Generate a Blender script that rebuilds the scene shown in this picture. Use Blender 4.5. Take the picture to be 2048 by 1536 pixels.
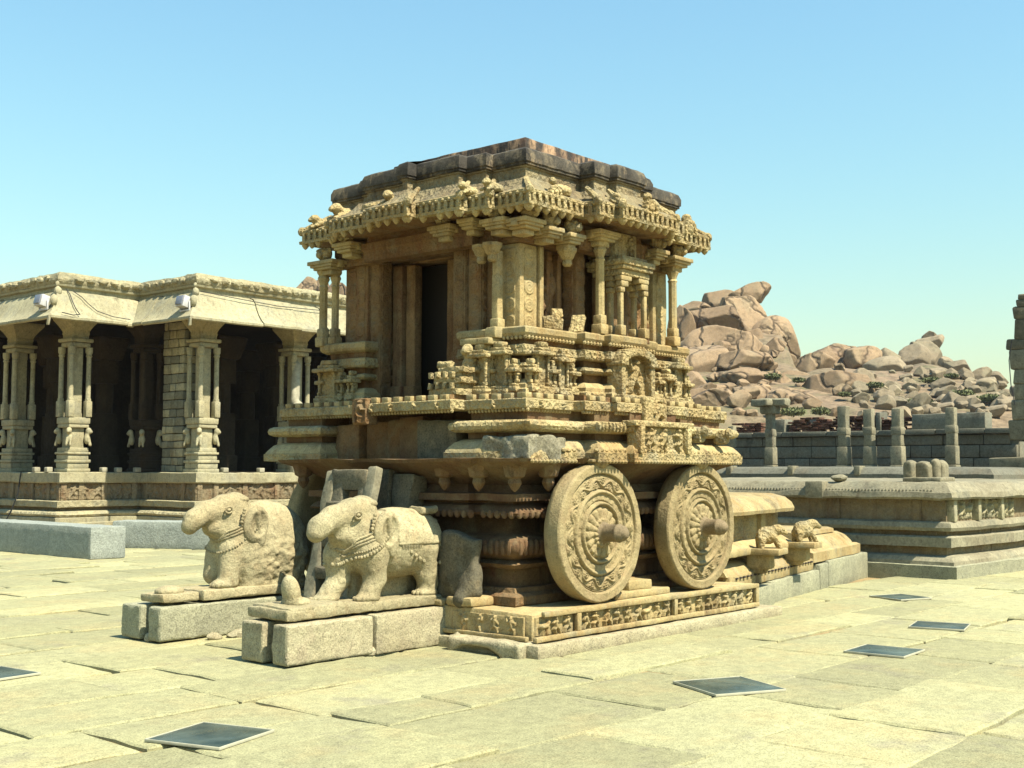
import bpy, math, random
import numpy as np
R=math.radians
rng=np.random.default_rng(7); random.seed(7)
sc=bpy.context.scene
for o in list(bpy.data.objects): bpy.data.objects.remove(o)
# ------------------------------------------------------------------ camera
F,PITCH,ROLL,TH=2441.5,0.0703,0.00316,0.70929
CAM=np.array([-9.723,-8.423,1.598])
_d=np.array([math.cos(TH)*math.cos(PITCH),math.sin(TH)*math.cos(PITCH),math.sin(PITCH)])
_r=np.array([math.sin(TH),-math.cos(TH),0.0]); _u=np.cross(_r,_d)
r2=_r*math.cos(ROLL)+_u*math.sin(ROLL); u2=-_r*math.sin(ROLL)+_u*math.cos(ROLL)
from mathutils import Matrix, Vector
cd=bpy.data.cameras.new('camera'); co=bpy.data.objects.new('camera',cd); sc.collection.objects.link(co)
cd.sensor_width=36; cd.lens=36*F/2048; cd.clip_end=5000; cd.clip_start=.1
co.matrix_world=Matrix(((r2[0],u2[0],-_d[0],CAM[0]),(r2[1],u2[1],-_d[1],CAM[1]),(r2[2],u2[2],-_d[2],CAM[2]),(0,0,0,1)))
sc.camera=co
# ------------------------------------------------------------------ light
SUN=np.array([0.03,-1.0,1.5]); SUN/=np.linalg.norm(SUN)
ELEV=math.asin(SUN[2]); AZ=math.atan2(SUN[0],SUN[1])
sl=bpy.data.lights.new('sun','SUN'); sl.energy=5.0; sl.angle=R(.53); sl.color=(1,.93,.76)
so=bpy.data.objects.new('sun',sl); sc.collection.objects.link(so)
so.rotation_euler=Vector((-SUN[0],-SUN[1],-SUN[2])).to_track_quat('-Z','Y').to_euler()
w=bpy.data.worlds.new('World'); sc.world=w; w.use_nodes=True
nt=w.node_tree; bg=nt.nodes['Background']
sky=nt.nodes.new('ShaderNodeTexSky'); sky.sky_type='NISHITA'; sky.sun_disc=False
sky.sun_elevation=ELEV; sky.sun_rotation=AZ; sky.air_density=2.25; sky.dust_density=.45; sky.ozone_density=10; sky.altitude=0
tn=nt.nodes.new('ShaderNodeMix'); tn.data_type='RGBA'; tn.blend_type='MULTIPLY'; tn.inputs[0].default_value=1; tn.inputs[7].default_value=(.94,1.06,.98,1)   # camera white balance
nt.links.new(sky.outputs[0],tn.inputs[6]); nt.links.new(tn.outputs[2],bg.inputs[0]); bg.inputs[1].default_value=.084
vs=sc.view_settings; vs.view_transform='Standard'; vs.look='None'; vs.exposure=1.22; vs.gamma=1; vs.use_curve_mapping=False
# ------------------------------------------------------------------ helpers
def bp(x,y,ax,val):
    v=_d+r2*(x-1024)/F-u2*(y-768)/F
    i='xyz'.index(ax); t=(val-CAM[i])/v[i]
    return CAM+t*v
def pj(P):
    q=np.asarray(P,float)-CAM; z=q@_d
    return np.stack([1024+F*(q@r2)/z,768-F*(q@u2)/z,z],-1)
def _h(ix,iy,iz,s):
    n=(ix*374761393+iy*668265263+iz*2147483647+s*974634777)&0xffffffff
    n=((n^(n>>13))*1274126177)&0xffffffff
    n=((n^(n>>16))*2246822519)&0xffffffff
    return ((n^(n>>15))&0xffffff)/float(0xffffff)
def vnoise(P,s=0):
    P=np.asarray(P,float); I=np.floor(P).astype(np.int64); f=P-I; f=f*f*(3-2*f)
    out=0
    for a in (0,1):
        wa=f[:,0] if a else 1-f[:,0]
        for b in (0,1):
            wb=f[:,1] if b else 1-f[:,1]
            for c in (0,1):
                wc=f[:,2] if c else 1-f[:,2]
                out=out+wa*wb*wc*_h(I[:,0]+a,I[:,1]+b,I[:,2]+c,s)
    return out*2-1
def fbm(P,s=0,oct=3):
    o=0;a=1;t=0
    for k in range(oct):
        o=o+a*vnoise(np.asarray(P)*(2**k)+k*17.3,s+k); t+=a; a*=.5
    return o/t
def vdisp(V,amp,freq,s=0,oct=2):
    return V+amp*np.stack([fbm(V*freq+31.7*k,s+11*k,oct) for k in range(3)],-1)
ORG={}
XO=0.0; JS=1.0; KUP=1.0   # jitter factor; set-back factor of the chariot's upper works
def up(V): return CAM+KUP*(np.asarray(V,float)-CAM) if KUP!=1 else np.asarray(V,float)
def thing(name,label,cat,loc=(0,0,0),group=None,kind=None):
    o=bpy.data.objects.new(name,None); sc.collection.objects.link(o); o.location=loc; o.empty_display_size=.2
    o['label']=label
    if cat: o['category']=cat
    if group: o['group']=group
    if kind: o['kind']=kind
    ORG[o]=np.array(loc,float); return o
def tag(o,label,cat=None,group=None,kind=None):
    o['label']=label
    if cat: o['category']=cat
    if group: o['group']=group
    if kind: o['kind']=kind
    return o
def mesh_from(name,V,faces,mat,smooth=False):
    """faces: list of index arrays (n,k)"""
    me=bpy.data.meshes.new(name)
    V=np.asarray(V,np.float32)
    loops=np.concatenate([f.ravel() for f in faces]).astype(np.int32)
    tot=np.concatenate([np.full(len(f),f.shape[1]) for f in faces]).astype(np.int32)
    st=np.concatenate([[0],np.cumsum(tot)[:-1]]).astype(np.int32)
    me.vertices.add(len(V)); me.vertices.foreach_set('co',V.ravel())
    me.loops.add(len(loops)); me.loops.foreach_set('vertex_index',loops)
    me.polygons.add(len(tot)); me.polygons.foreach_set('loop_start',st); me.polygons.foreach_set('loop_total',tot)
    me.materials.append(mat); me.update(calc_edges=True); me.validate()
    if not smooth: me.set_sharp_from_angle(angle=R(28))
    return me
class B:
    def __init__(s): s.V=[];s.Fs={};s.n=0
    def add(s,V,*faces):
        V=np.asarray(V,float)
        for f in faces:
            f=np.asarray(f,int)
            if f.ndim==1: f=f[None]
            if len(f): s.Fs.setdefault(f.shape[1],[]).append(f+s.n)
        s.V.append(V); s.n+=len(V); return s
    def arr(s): return np.concatenate(s.V),[np.concatenate(v) for v in s.Fs.values()]
    # ---- rounded box, optional rotation about z and subdivision
    def box(s,c,size,b=.01,seg=None,rz=0,ry=0,rx=0,taper=1.0,both=False):
        size=np.asarray(size,float); b=min(b,.45*size.min())
        ax=[]
        for L in size:
            n=1 if seg is None else max(1,int(round((L-2*b)/seg)))
            ax.append(np.concatenate([[-L/2],np.linspace(-L/2+b,L/2-b,n+1),[L/2]]))
        VV=[];FF=[];n0=0
        for k in range(3):
            i,j=(k+1)%3,(k+2)%3
            A,Bq=np.meshgrid(ax[i],ax[j],indexing='ij')
            idx=np.arange(A.size).reshape(A.shape)
            q=np.stack([idx[:-1,:-1],idx[1:,:-1],idx[1:,1:],idx[:-1,1:]],-1).reshape(-1,4)
            for sg in (-1,1):
                P=np.zeros((A.size,3));P[:,i]=A.ravel();P[:,j]=Bq.ravel();P[:,k]=sg*size[k]/2
                VV.append(P);FF.append((q if sg>0 else q[:,::-1])+n0);n0+=len(P)
        V=np.concatenate(VV);Fq=np.concatenate(FF)
        key=np.round(V*1e5).astype(np.int64)
        _,ui,inv=np.unique(key,axis=0,return_index=True,return_inverse=True)
        V=V[ui];Fq=inv.reshape(-1)[Fq]
        inn=np.clip(V,-size/2+b,size/2-b); dd=V-inn; nn=np.linalg.norm(dd,axis=1,keepdims=True)
        V=np.where(nn>1e-9,inn+dd/np.maximum(nn,1e-9)*b,V)
        if taper!=1:
            t=(V[:,2:3]/size[2]+.5); V[:,:2]*=1+(taper-1)*t
        for a,ang in ((0,rx),(1,ry),(2,rz)):
            if ang:
                cs,sn=math.cos(ang),math.sin(ang); i,j=(a+1)%3,(a+2)%3
                x,y=V[:,i].copy(),V[:,j].copy(); V[:,i]=cs*x-sn*y; V[:,j]=sn*x+cs*y
        return s.add(V+np.asarray(c,float),Fq)
    def bb(s,x0,x1,y0,y1,z0,z1,b=.01,seg=None):
        return s.box(((x0+x1)/2,(y0+y1)/2,(z0+z1)/2),(abs(x1-x0),abs(y1-y0),abs(z1-z0)),b,seg)
    # ---- sweep of a vertical profile [(out,z)...] round a rectilinear CCW plan, mitred
    def sweep(s,plan,prof,seg=.15,cap_top=True,cap_bot=False):
        P=np.asarray(plan,float); n=len(P)
        e=np.roll(P,-1,0)-P; L=np.linalg.norm(e,axis=1); e/=L[:,None]
        nrm=np.stack([e[:,1],-e[:,0]],-1)
        pn=np.roll(nrm,1,0)
        den=1+(nrm*pn).sum(1)
        mit=(nrm+pn)/np.maximum(den,1e-6)[:,None]
        rings=[]
        for (o,z) in prof:
            Q=P+mit*o; pts=[]
            for i in range(n):
                a,b_=Q[i],Q[(i+1)%n]; m=max(1,int(math.ceil(L[i]/seg)))
                t=np.arange(m)/m
                pts.append(a+(b_-a)*t[:,None])
            pts=np.concatenate(pts); rings.append(np.column_stack([pts,np.full(len(pts),z)]))
        m=len(rings[0]);V=np.concatenate(rings);k=len(rings)
        i=np.arange(m);j=(i+1)%m;q=[]
        for a in range(k-1): q.append(np.stack([a*m+i,a*m+j,(a+1)*m+j,(a+1)*m+i],-1))
        fs=[np.concatenate(q)]
        s.add(V,*fs)
        base=s.n-len(V)
        if cap_top: s.Fs.setdefault(m,[]).append((base+(k-1)*m+i)[None])
        if cap_bot: s.Fs.setdefault(m,[]).append((base+i[::-1])[None])
        return s
    # ---- lathe of [(r,h)...] round an axis
    def lathe(s,c,prof,n=16,axis=(0,0,1),close=True,sq=0):
        ax=np.asarray(axis,float);ax/=np.linalg.norm(ax)
        t=np.array([1,0,0]) if abs(ax[0])<.9 else np.array([0,1,0])
        u=np.cross(ax,t);u/=np.linalg.norm(u);v=np.cross(ax,u)
        th=np.arange(n)/n*2*math.pi+(math.pi/n if n in(4,8) else 0)
        k=1/math.cos(math.pi/n) if n in(4,8) else 1
        V=np.concatenate([np.asarray(c)+ax*h+(np.cos(th)[:,None]*u+np.sin(th)[:,None]*v)*(r*k) for r,h in prof])
        i=np.arange(n);j=(i+1)%n
        q=np.concatenate([np.stack([a*n+i,a*n+j,(a+1)*n+j,(a+1)*n+i],-1) for a in range(len(prof)-1)])
        base=s.n; s.add(V,q)
        if close:
            s.Fs.setdefault(n,[]).append((base+(len(prof)-1)*n+i)[None]); s.Fs.setdefault(n,[]).append((base+i[::-1])[None])
        return s
    def tube(s,pts,rad,n=6):
        pts=np.asarray(pts,float);m=len(pts);rad=np.broadcast_to(rad,(m,))
        T=np.gradient(pts,axis=0);T/=np.linalg.norm(T,axis=1,keepdims=True)+1e-12
        ref=np.array([0.13,.21,1.]);
        U=np.cross(T,ref);U/=np.linalg.norm(U,axis=1,keepdims=True)+1e-9;W=np.cross(T,U)
        th=np.arange(n)/n*2*math.pi
        V=(pts[:,None]+rad[:,None,None]*(np.cos(th)[None,:,None]*U[:,None]+np.sin(th)[None,:,None]*W[:,None])).reshape(-1,3)
        i=np.arange(n);j=(i+1)%n
        q=np.concatenate([np.stack([a*n+i,(a+1)*n+i,(a+1)*n+j,a*n+j],-1)[:, ::-1] for a in range(m-1)])
        base=s.n;s.add(V,q);s.Fs.setdefault(n,[]).append((base+i)[None]);s.Fs.setdefault(n,[]).append((base+(m-1)*n+i[::-1])[None]);return s
    def sph(s,c,r,n=10,m=7,q=None):
        r=np.broadcast_to(np.asarray(r,float),(3,))
        ph=np.linspace(0,math.pi,m+1)[1:-1];th=np.arange(n)/n*2*math.pi
        V=[[0,0,1]]+[[math.sin(p)*math.cos(t),math.sin(p)*math.sin(t),math.cos(p)] for p in ph for t in th]+[[0,0,-1]]
        V=np.array(V)*r+np.asarray(c)
        tr=[];qd=[];k=len(ph)
        for t in range(n):
            tr.append([0,1+t,1+(t+1)%n]);tr.append([len(V)-1,1+(k-1)*n+(t+1)%n,1+(k-1)*n+t])
            for a in range(k-1): qd.append([1+a*n+t,1+(a+1)*n+t,1+(a+1)*n+(t+1)%n,1+a*n+(t+1)%n])
        return s.add(V,np.array(tr),np.array(qd))
    # ---- height-field panel: O + u*U + v*Vd + h*N
    def hf(s,O,U,Vd,H,skirt=True):
        O,U,Vd=(np.asarray(a,float) for a in(O,U,Vd)); N=np.cross(U,Vd);N/=np.linalg.norm(N)
        H=np.array(H,float); 
        if skirt: H=np.pad(H,1,constant_values=-.02)
        nv,nu=H.shape
        a=np.linspace(0,1,nu-2) if skirt else np.linspace(0,1,nu)
        b=np.linspace(0,1,nv-2) if skirt else np.linspace(0,1,nv)
        if skirt: a=np.r_[a[0],a,a[-1]];b=np.r_[b[0],b,b[-1]]
        A,Bq=np.meshgrid(a,b)
        V=O+A[...,None]*U+Bq[...,None]*Vd+H[...,None]*N
        idx=np.arange(nu*nv).reshape(nv,nu)
        q=np.stack([idx[:-1,:-1],idx[:-1,1:],idx[1:,1:],idx[1:,:-1]],-1).reshape(-1,4)
        return s.add(V.reshape(-1,3),q)
    def obj(s,name,mat,parent=None,jit=0,freq=6,smooth=False,fine=True,seed=0,post=None):
        V,fs=s.arr()
        if post is not None: V=post(V)
        V=up(V); jit*=JS
        if XO: V=V+np.array([XO,0,0])
        if jit:
            V=vdisp(V,jit,freq,seed)
            if fine: V=vdisp(V,jit*.5,freq*4.1,seed+5,1)
        if parent is not None:
            V=V-ORG[parent]
        me=mesh_from(name,V,fs,mat,smooth)
        if smooth=='auto' : pass
        o=bpy.data.objects.new(name,me); sc.collection.objects.link(o)
        if parent is not None: o.parent=parent; ORG[o]=ORG[parent]
        else: ORG[o]=np.zeros(3)
        return o
def auto_smooth(o,ang=40):
    me=o.data; me.polygons.foreach_set('use_smooth',np.ones(len(me.polygons),bool))
    me.set_sharp_from_angle(angle=R(ang)); return o
# ------------------------------------------------------------------ implicit solids -> surface nets
def smin(a,b,k): 
    h=np.clip(.5+.5*(b-a)/k,0,1); return b+(a-b)*h-k*h*(1-h)
def ell(P,c,r,ry=0,rz=0):
    q=P-np.asarray(c)
    if rz: cs,sn=math.cos(rz),math.sin(rz); q=np.stack([cs*q[...,0]+sn*q[...,1],-sn*q[...,0]+cs*q[...,1],q[...,2]],-1)
    if ry: cs,sn=math.cos(ry),math.sin(ry); q=np.stack([cs*q[...,0]+sn*q[...,2],q[...,1],-sn*q[...,0]+cs*q[...,2]],-1)
    r=np.asarray(r,float); k0=np.linalg.norm(q/r,axis=-1); k1=np.linalg.norm(q/(r*r),axis=-1)
    return k0*(k0-1)/np.maximum(k1,1e-9)
def cap(P,a,b,ra,rb=None):
    rb=ra if rb is None else rb; a=np.asarray(a,float);b=np.asarray(b,float)
    ab=b-a; t=np.clip(((P-a)@ab)/(ab@ab),0,1)
    return np.linalg.norm(P-a-t[...,None]*ab,axis=-1)-(ra+(rb-ra)*t)
def bx(P,c,h,r=.02):
    q=np.abs(P-np.asarray(c))-(np.asarray(h)-r)
    return np.linalg.norm(np.maximum(q,0),axis=-1)+np.minimum(q.max(-1),0)-r
def nets(fn,lo,hi,h):
    lo=np.asarray(lo,float);hi=np.asarray(hi,float);n=np.ceil((hi-lo)/h).astype(int)+1
    g=[lo[i]+h*np.arange(n[i]) for i in range(3)]
    P=np.stack(np.meshgrid(*g,indexing='ij'),-1); D=fn(P)
    D=np.where(np.abs(D)<1e-9,1e-9,D); S=D<0
    cs=[(i,j,k) for i in(0,1) for j in(0,1) for k in(0,1)]
    sh=lambda A,c:A[c[0]:A.shape[0]-1+c[0],c[1]:A.shape[1]-1+c[1],c[2]:A.shape[2]-1+c[2]]
    cnt=sum(sh(S,c).astype(int) for c in cs); act=(cnt>0)&(cnt<8)
    acc=np.zeros(act.shape+(3,));num=np.zeros(act.shape)
    for c in cs:
        for ax in range(3):
            if c[ax]==0:
                e=list(c);e[ax]=1
                d0=sh(D,c);d1=sh(D,tuple(e));cr=(d0<0)!=(d1<0)
                t=np.where(cr,d0/np.where(cr,d0-d1,1),0)
                for x in range(3): acc[...,x]+=np.where(cr,c[x]+(t if x==ax else 0),0)
                num+=cr
    idx=-np.ones(act.shape,int);idx[act]=np.arange(act.sum())
    ci=np.argwhere(act);V=lo+h*(ci+acc[act]/num[act][:,None])
    Q=[]
    for ax in range(3):
        b,c=(ax+1)%3,(ax+2)%3
        s0=[slice(None)]*3;s1=[slice(None)]*3
        s0[ax]=slice(0,-1);s1[ax]=slice(1,None)
        for k in(b,c): s0[k]=slice(1,-1);s1[k]=slice(1,-1)
        A=S[tuple(s0)];C=S[tuple(s1)]
        for flip,mask in((0,A&~C),(1,~A&C)):
            w_=np.argwhere(mask)
            if not len(w_): continue
            off=np.zeros(3,int);off[b]=1;off[c]=1;p=w_+off
            def cell(db,dc):
                r=p.copy();r[:,b]-=db;r[:,c]-=dc;return idx[r[:,0],r[:,1],r[:,2]]
            q=np.stack([cell(1,1),cell(0,1),cell(0,0),cell(1,0)],-1)
            Q.append(q[:,::-1] if flip else q)
    Q=np.concatenate(Q); a,b_,c_=V[Q[:,0]],V[Q[:,1]],V[Q[:,2]]
    if (a*np.cross(b_,c_)).sum()+(V[Q[:,0]]*np.cross(V[Q[:,2]],V[Q[:,3]])).sum()<0: Q=Q[:,::-1]
    return V,Q
# ------------------------------------------------------------------ materials
class NT:
    def __init__(s,name):
        s.m=bpy.data.materials.new(name); s.m.use_nodes=True; s.t=s.m.node_tree
        s.b=s.t.nodes['Principled BSDF']; s.b.inputs['Specular IOR Level'].default_value=.25
        s.geo=s.t.nodes.new('ShaderNodeNewGeometry'); s.pos=s.geo.outputs['Position']
    def n(s,k,**kw):
        x=s.t.nodes.new('ShaderNode'+k)
        for a,v in kw.items(): setattr(x,a,v)
        return x
    def L(s,a,b): s.t.links.new(a,b)
    def sock(s,v,inp):
        if hasattr(v,'links') or hasattr(v,'is_linked'): s.L(v,inp)
        else: inp.default_value=v
    def map(s,scale,loc=(0,0,0),src=None):
        x=s.n('Mapping'); s.L(src or s.pos,x.inputs[0]); x.inputs['Scale'].default_value=scale; x.inputs['Location'].default_value=loc; return x.outputs[0]
    def noise(s,scale,detail=4,rough=.55,vec=None,dist=0):
        x=s.n('TexNoise'); s.L(vec or s.pos,x.inputs['Vector']); x.inputs['Scale'].default_value=scale; x.inputs['Detail'].default_value=detail; x.inputs['Roughness'].default_value=rough; x.inputs['Distortion'].default_value=dist; return x.outputs['Fac']
    def vor(s,scale,vec=None,feat='F1'):
        x=s.n('TexVoronoi',feature=feat); s.L(vec or s.pos,x.inputs['Vector']); x.inputs['Scale'].default_value=scale; return x.outputs['Distance']
    def ramp(s,fac,*st):
        x=s.n('ValToRGB'); s.L(fac,x.inputs[0]); e=x.color_ramp.elements
        while len(e)<len(st): e.new(.5)
        for i,(p,c) in enumerate(st):
            e[i].position=p; e[i].color=(c,c,c,1) if not isinstance(c,tuple) else c+(1,)
        return x.outputs[0]
    def mix(s,f,a,b,mode='MIX'):
        x=s.n('Mix',data_type='RGBA',blend_type=mode)
        s.sock(f,x.inputs[0])
        for v,i in((a,6),(b,7)):
            if isinstance(v,tuple): x.inputs[i].default_value=v+(1,)
            else: s.L(v,x.inputs[i])
        return x.outputs[2]
    def math(s,op,a,b=0.0):
        x=s.n('Math',operation=op); s.sock(a,x.inputs[0]); s.sock(b,x.inputs[1]); return x.outputs[0]
    def bump(s,h,strength,dist,prev=None):
        x=s.n('Bump'); x.inputs['Strength'].default_value=strength; x.inputs['Distance'].default_value=dist; s.L(h,x.inputs['Height'])
        if prev is not None: s.L(prev,x.inputs['Normal'])
        return x.outputs[0]
    def done(s,col,rough=.9,nrm=None):
        s.sock(col,s.b.inputs['Base Color']) if not isinstance(col,tuple) else setattr(s.b.inputs['Base Color'],'default_value',col+(1,))
        s.sock(rough,s.b.inputs['Roughness'])
        if nrm is not None: s.L(nrm,s.b.inputs['Normal'])
        return s.m
ALB=.56   # overall reflectance of the weathered granite
def stone(name,c1,c2,c3=None,sc1=1.3,speck=.35,spsc=85,stain=None,stf=.5,bump=.5,carve=0,carvesc=22,rnd=.12,streak=None,pit=.35):
    m=NT(name); kk=lambda c:tuple(v*ALB for v in c) if c else c
    c1,c2,c3,stain,streak=map(kk,(c1,c2,c3,stain,streak))
    a=m.ramp(m.noise(sc1,6,.6),(.36,c2),(.6,c1))
    if c3: a=m.mix(m.ramp(m.noise(sc1*2.7,5,.65,m.map((1,1,1),(7,3,5))),(.5,0.0),(.66,.75)),a,c3)
    if stain: a=m.mix(m.ramp(m.noise(sc1*1.6,7,.7,m.map((1.3,1.3,.45),(3,9,1))),(stf,0.0),(stf+.14,.85)),a,stain)
    if streak: a=m.mix(m.ramp(m.noise(5,5,.7,m.map((1.5,1.5,.18),(1,2,3))),(.55,0.0),(.72,.7)),a,streak)
    f=m.ramp(m.noise(9,5,.7),(.25,.74),(.75,1.18)); a=m.mix(1.0,a,f,'MULTIPLY')
    a=m.mix(1.0,a,m.ramp(m.noise(spsc*.38,4,.7,m.map((1,1,1),(5,2,8))),(.30,1-pit),(.46,1.0)),'MULTIPLY')
    sp=m.noise(spsc,3,.75)
    a=m.mix(1.0,a,m.ramp(sp,(.3,1-speck),(.5,1.0),(.72,1+speck*.6)),'MULTIPLY')
    if rnd:
        oi=m.n('ObjectInfo'); a=m.mix(1.0,a,m.ramp(oi.outputs['Random'],(0,1-rnd),(1,1+rnd)),'MULTIPLY')
    nb=m.bump(sp,bump*.6,.006)
    nb=m.bump(m.noise(24,5,.65),bump,.016,nb)
    if carve:
        v=m.vor(carvesc,m.map((1,1,1),(.3,.1,.7))); v2=m.noise(carvesc*1.3,2,.5,None,1.2)
        nb=m.bump(m.math('ADD',v,v2),carve,.032*22/carvesc if carvesc>20 else .03,nb)
    return m.done(a,.92,nb)
M={}
M['stone']=stone('weathered_stone',(.64,.515,.25),(.52,.365,.155),(.48,.42,.255),stain=(.15,.095,.048),stf=.565,streak=(.43,.25,.095))
M['carved']=stone('carved_stone',(.655,.53,.26),(.53,.38,.165),(.48,.42,.255),stain=(.14,.09,.045),stf=.565,carve=.8,carvesc=25,streak=(.44,.26,.10))
M['stained']=stone('blackened_stone',(.40,.33,.18),(.27,.20,.105),(.33,.30,.20),sc1=2.2,stain=(.085,.07,.05),stf=.52,carve=.6)
M['wall']=stone('wall_stone',(.36,.225,.10),(.26,.135,.052),(.30,.235,.13),stain=(.12,.07,.033),stf=.56,carve=.35,carvesc=24,streak=(.26,.095,.04))  # brown-red pigment, also darkened to carry the shade of sheltered parts
M['red']=stone('red_pigment_stone',(.28,.18,.085),(.20,.105,.05),(.30,.235,.125),sc1=2.0,stain=(.21,.05,.026),stf=.60,streak=(.06,.035,.02))
M['dark']=stone('lichen_black_plaster',(.12,.105,.078),(.05,.044,.036),(.34,.275,.175),sc1=2.6,stain=(.58,.43,.25),stf=.555,speck=.6)
M['darktop']=stone('peeling_roof_plaster',(.07,.06,.05),(.05,.045,.04),(.25,.15,.10),sc1=2.2,stain=(.66,.43,.25),stf=.475,speck=.4)
M['granite']=stone('grey_granite',(.50,.485,.315),(.42,.41,.275),speck=.55,spsc=70,bump=.7,rnd=.06)
M['granite_warm']=stone('warm_granite',(.58,.52,.325),(.50,.43,.26),(.47,.39,.25),speck=.5,spsc=70,bump=.7)
M['granite_blue']=stone('blue_grey_granite',(.47,.50,.42),(.40,.43,.37),speck=.5,spsc=60,bump=.7,rnd=.03)
M['elephant']=stone('elephant_stone',(.58,.51,.30),(.50,.42,.235),(.53,.42,.23),sc1=2.2,speck=.4,spsc=75,bump=.9,stain=(.30,.22,.115),stf=.60,pit=.38)
M['paving']=stone('paving_stone',(.53,.505,.265),(.465,.445,.245),(.55,.475,.24),sc1=.55,speck=.5,spsc=95,bump=.6,rnd=.18,stain=(.36,.33,.22),stf=.565,pit=.3)
M['sand']=stone('sandy_joint_fill',(.50,.37,.175),(.40,.29,.14),speck=.25,spsc=120,bump=.4,rnd=0)
M['pav_stone']=stone('pavilion_stone',(.60,.55,.34),(.52,.46,.275),(.43,.41,.29),sc1=.8,speck=.28,spsc=40,stain=(.25,.205,.12),stf=.565,rnd=.1,streak=(.33,.27,.16))
M['pav_stone2']=stone('pavilion_grey_stone',(.33,.32,.22),(.27,.26,.18),sc1=1.5,speck=.25,spsc=40,stain=(.2,.17,.1),stf=.6,rnd=.2)
M['pav_carved']=stone('pavilion_carved_stone',(.58,.52,.31),(.49,.42,.24),(.35,.33,.22),sc1=.8,speck=.22,spsc=40,stain=(.22,.15,.08),stf=.58,carve=.9,carvesc=8,rnd=.1)
M['pav_red']=stone('pavilion_red_stone',(.38,.30,.17),(.29,.205,.11),(.34,.29,.18),sc1=1.2,stain=(.20,.10,.05),stf=.56,streak=(.15,.09,.05),carve=.8,carvesc=9)
M['pav_shade']=stone('pavilion_shaded_stone',(.075,.054,.028),(.045,.031,.016),speck=.2,spsc=40,stain=(.07,.045,.022),stf=.55,carve=.6,carvesc=8)  # pavilion stone darkened so the hall's shade is in the colour
M['grey_wall']=stone('grey_wall_stone',(.29,.28,.205),(.22,.215,.16),(.28,.24,.16),sc1=.5,speck=.3,spsc=25,stain=(.10,.095,.075),stf=.56,rnd=.2)
M['pillar_grey']=stone('ruin_pillar_stone',(.41,.37,.24),(.31,.27,.17),(.27,.26,.18),sc1=.8,speck=.3,spsc=25,stain=(.16,.13,.09),stf=.58)
M['brick']=stone('ruined_brick',(.20,.085,.05),(.13,.06,.04),(.25,.17,.1),sc1=1.5,speck=.4,spsc=20,bump=1.0,rnd=.3)
def cracked(m_):
    t=m_.node_tree;n=NT.__new__(NT);n.m=m_;n.t=t;n.b=t.nodes['Principled BSDF'];n.pos=[x for x in t.nodes if x.type=='NEW_GEOMETRY'][0].outputs['Position']
    w_=n.n('VectorMath',operation='ADD');nz=n.n('TexNoise');nz.inputs['Scale'].default_value=.5;n.L(n.pos,nz.inputs['Vector']);sc_=n.n('VectorMath',operation='SCALE');n.L(nz.outputs['Color'],sc_.inputs[0]);sc_.inputs['Scale'].default_value=2.2;n.L(n.map((1,1,.55)),w_.inputs[0]);n.L(sc_.outputs[0],w_.inputs[1])
    d=n.vor(.22,w_.outputs[0],'DISTANCE_TO_EDGE');f=n.ramp(d,(0.0,.35),(.035,1.0))
    old=n.b.inputs['Base Color'].links[0].from_socket;n.L(n.mix(1.0,old,f,'MULTIPLY'),n.b.inputs['Base Color'])
    on=n.b.inputs['Normal'].links[0].from_socket;n.L(n.bump(n.ramp(d,(0,0.0),(.06,1.0)),.8,.25,on),n.b.inputs['Normal']);return m_
M['boulder']=stone('boulder_granite',(.43,.30,.175),(.33,.225,.13),(.39,.30,.18),sc1=.12,speck=.22,spsc=2.2,stain=(.24,.16,.115),stf=.58,bump=.6,rnd=.16)
M['boulder_far']=stone('far_boulder_granite',(.39,.315,.205),(.33,.26,.165),(.33,.295,.185),sc1=.1,speck=.22,spsc=2.0,stain=(.25,.2,.14),stf=.6,bump=.5,rnd=.2)
cracked(M['boulder'])
M['hill']=stone('hill_scrub_soil',(.33,.235,.145),(.25,.20,.115),(.15,.16,.065),sc1=.07,speck=.5,spsc=1.2,bump=.6,rnd=0)
M['fracture']=stone('fractured_stone',(.42,.385,.26),(.32,.285,.185),(.50,.47,.36),sc1=4,speck=.6,spsc=60,bump=.9)
M['hub']=stone('hub_stone',(.38,.295,.17),(.29,.215,.12),speck=.3,spsc=90)
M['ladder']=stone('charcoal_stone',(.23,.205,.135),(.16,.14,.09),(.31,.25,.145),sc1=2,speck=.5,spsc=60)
M['black']=NT('painted_shade_black'); M['black']=M['black'].done((.035,.028,.022),.95)  # near-black colour stands in for unlit openings
def simple(name,col,rough=.5,metal=0):
    m=NT(name); m.b.inputs['Metallic'].default_value=metal
    f=m.ramp(m.noise(14,4,.6),(.3,.85),(.7,1.1)); return m.done(m.mix(1.0,col,f,'MULTIPLY'),rough,m.bump(m.noise(60,3),.1,.003))
M['white_paint']=simple('white_painted_metal',(.42,.41,.40),.5)
M['lens']=simple('floodlight_glass',(.16,.17,.20),.25)
M['cable']=simple('black_cable',(.02,.02,.02),.6)
M['frame']=simple('pale_metal_frame',(.36,.345,.25),.5)
M['white_stone']=stone('pale_stone',(.60,.56,.40),(.5,.46,.33),speck=.15)
def glassm():
    m=NT('dusty_dark_glass'); c=m.ramp(m.noise(2.2,5,.65),(.35,(.022,.034,.028)),(.66,(.085,.105,.08)))
    m.b.inputs['Specular IOR Level'].default_value=.12
    return m.done(c,m.ramp(m.noise(9,4,.7),(.3,.2),(.7,.5)))
M['glass']=glassm()
def leafm(name,a,b):
    m=NT(name); return m.done(m.ramp(m.noise(.9,4,.6),(.35,b),(.65,a)),.8)
M['leaf']=leafm('bush_leaf',(.13,.14,.055),(.08,.09,.035))
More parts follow.
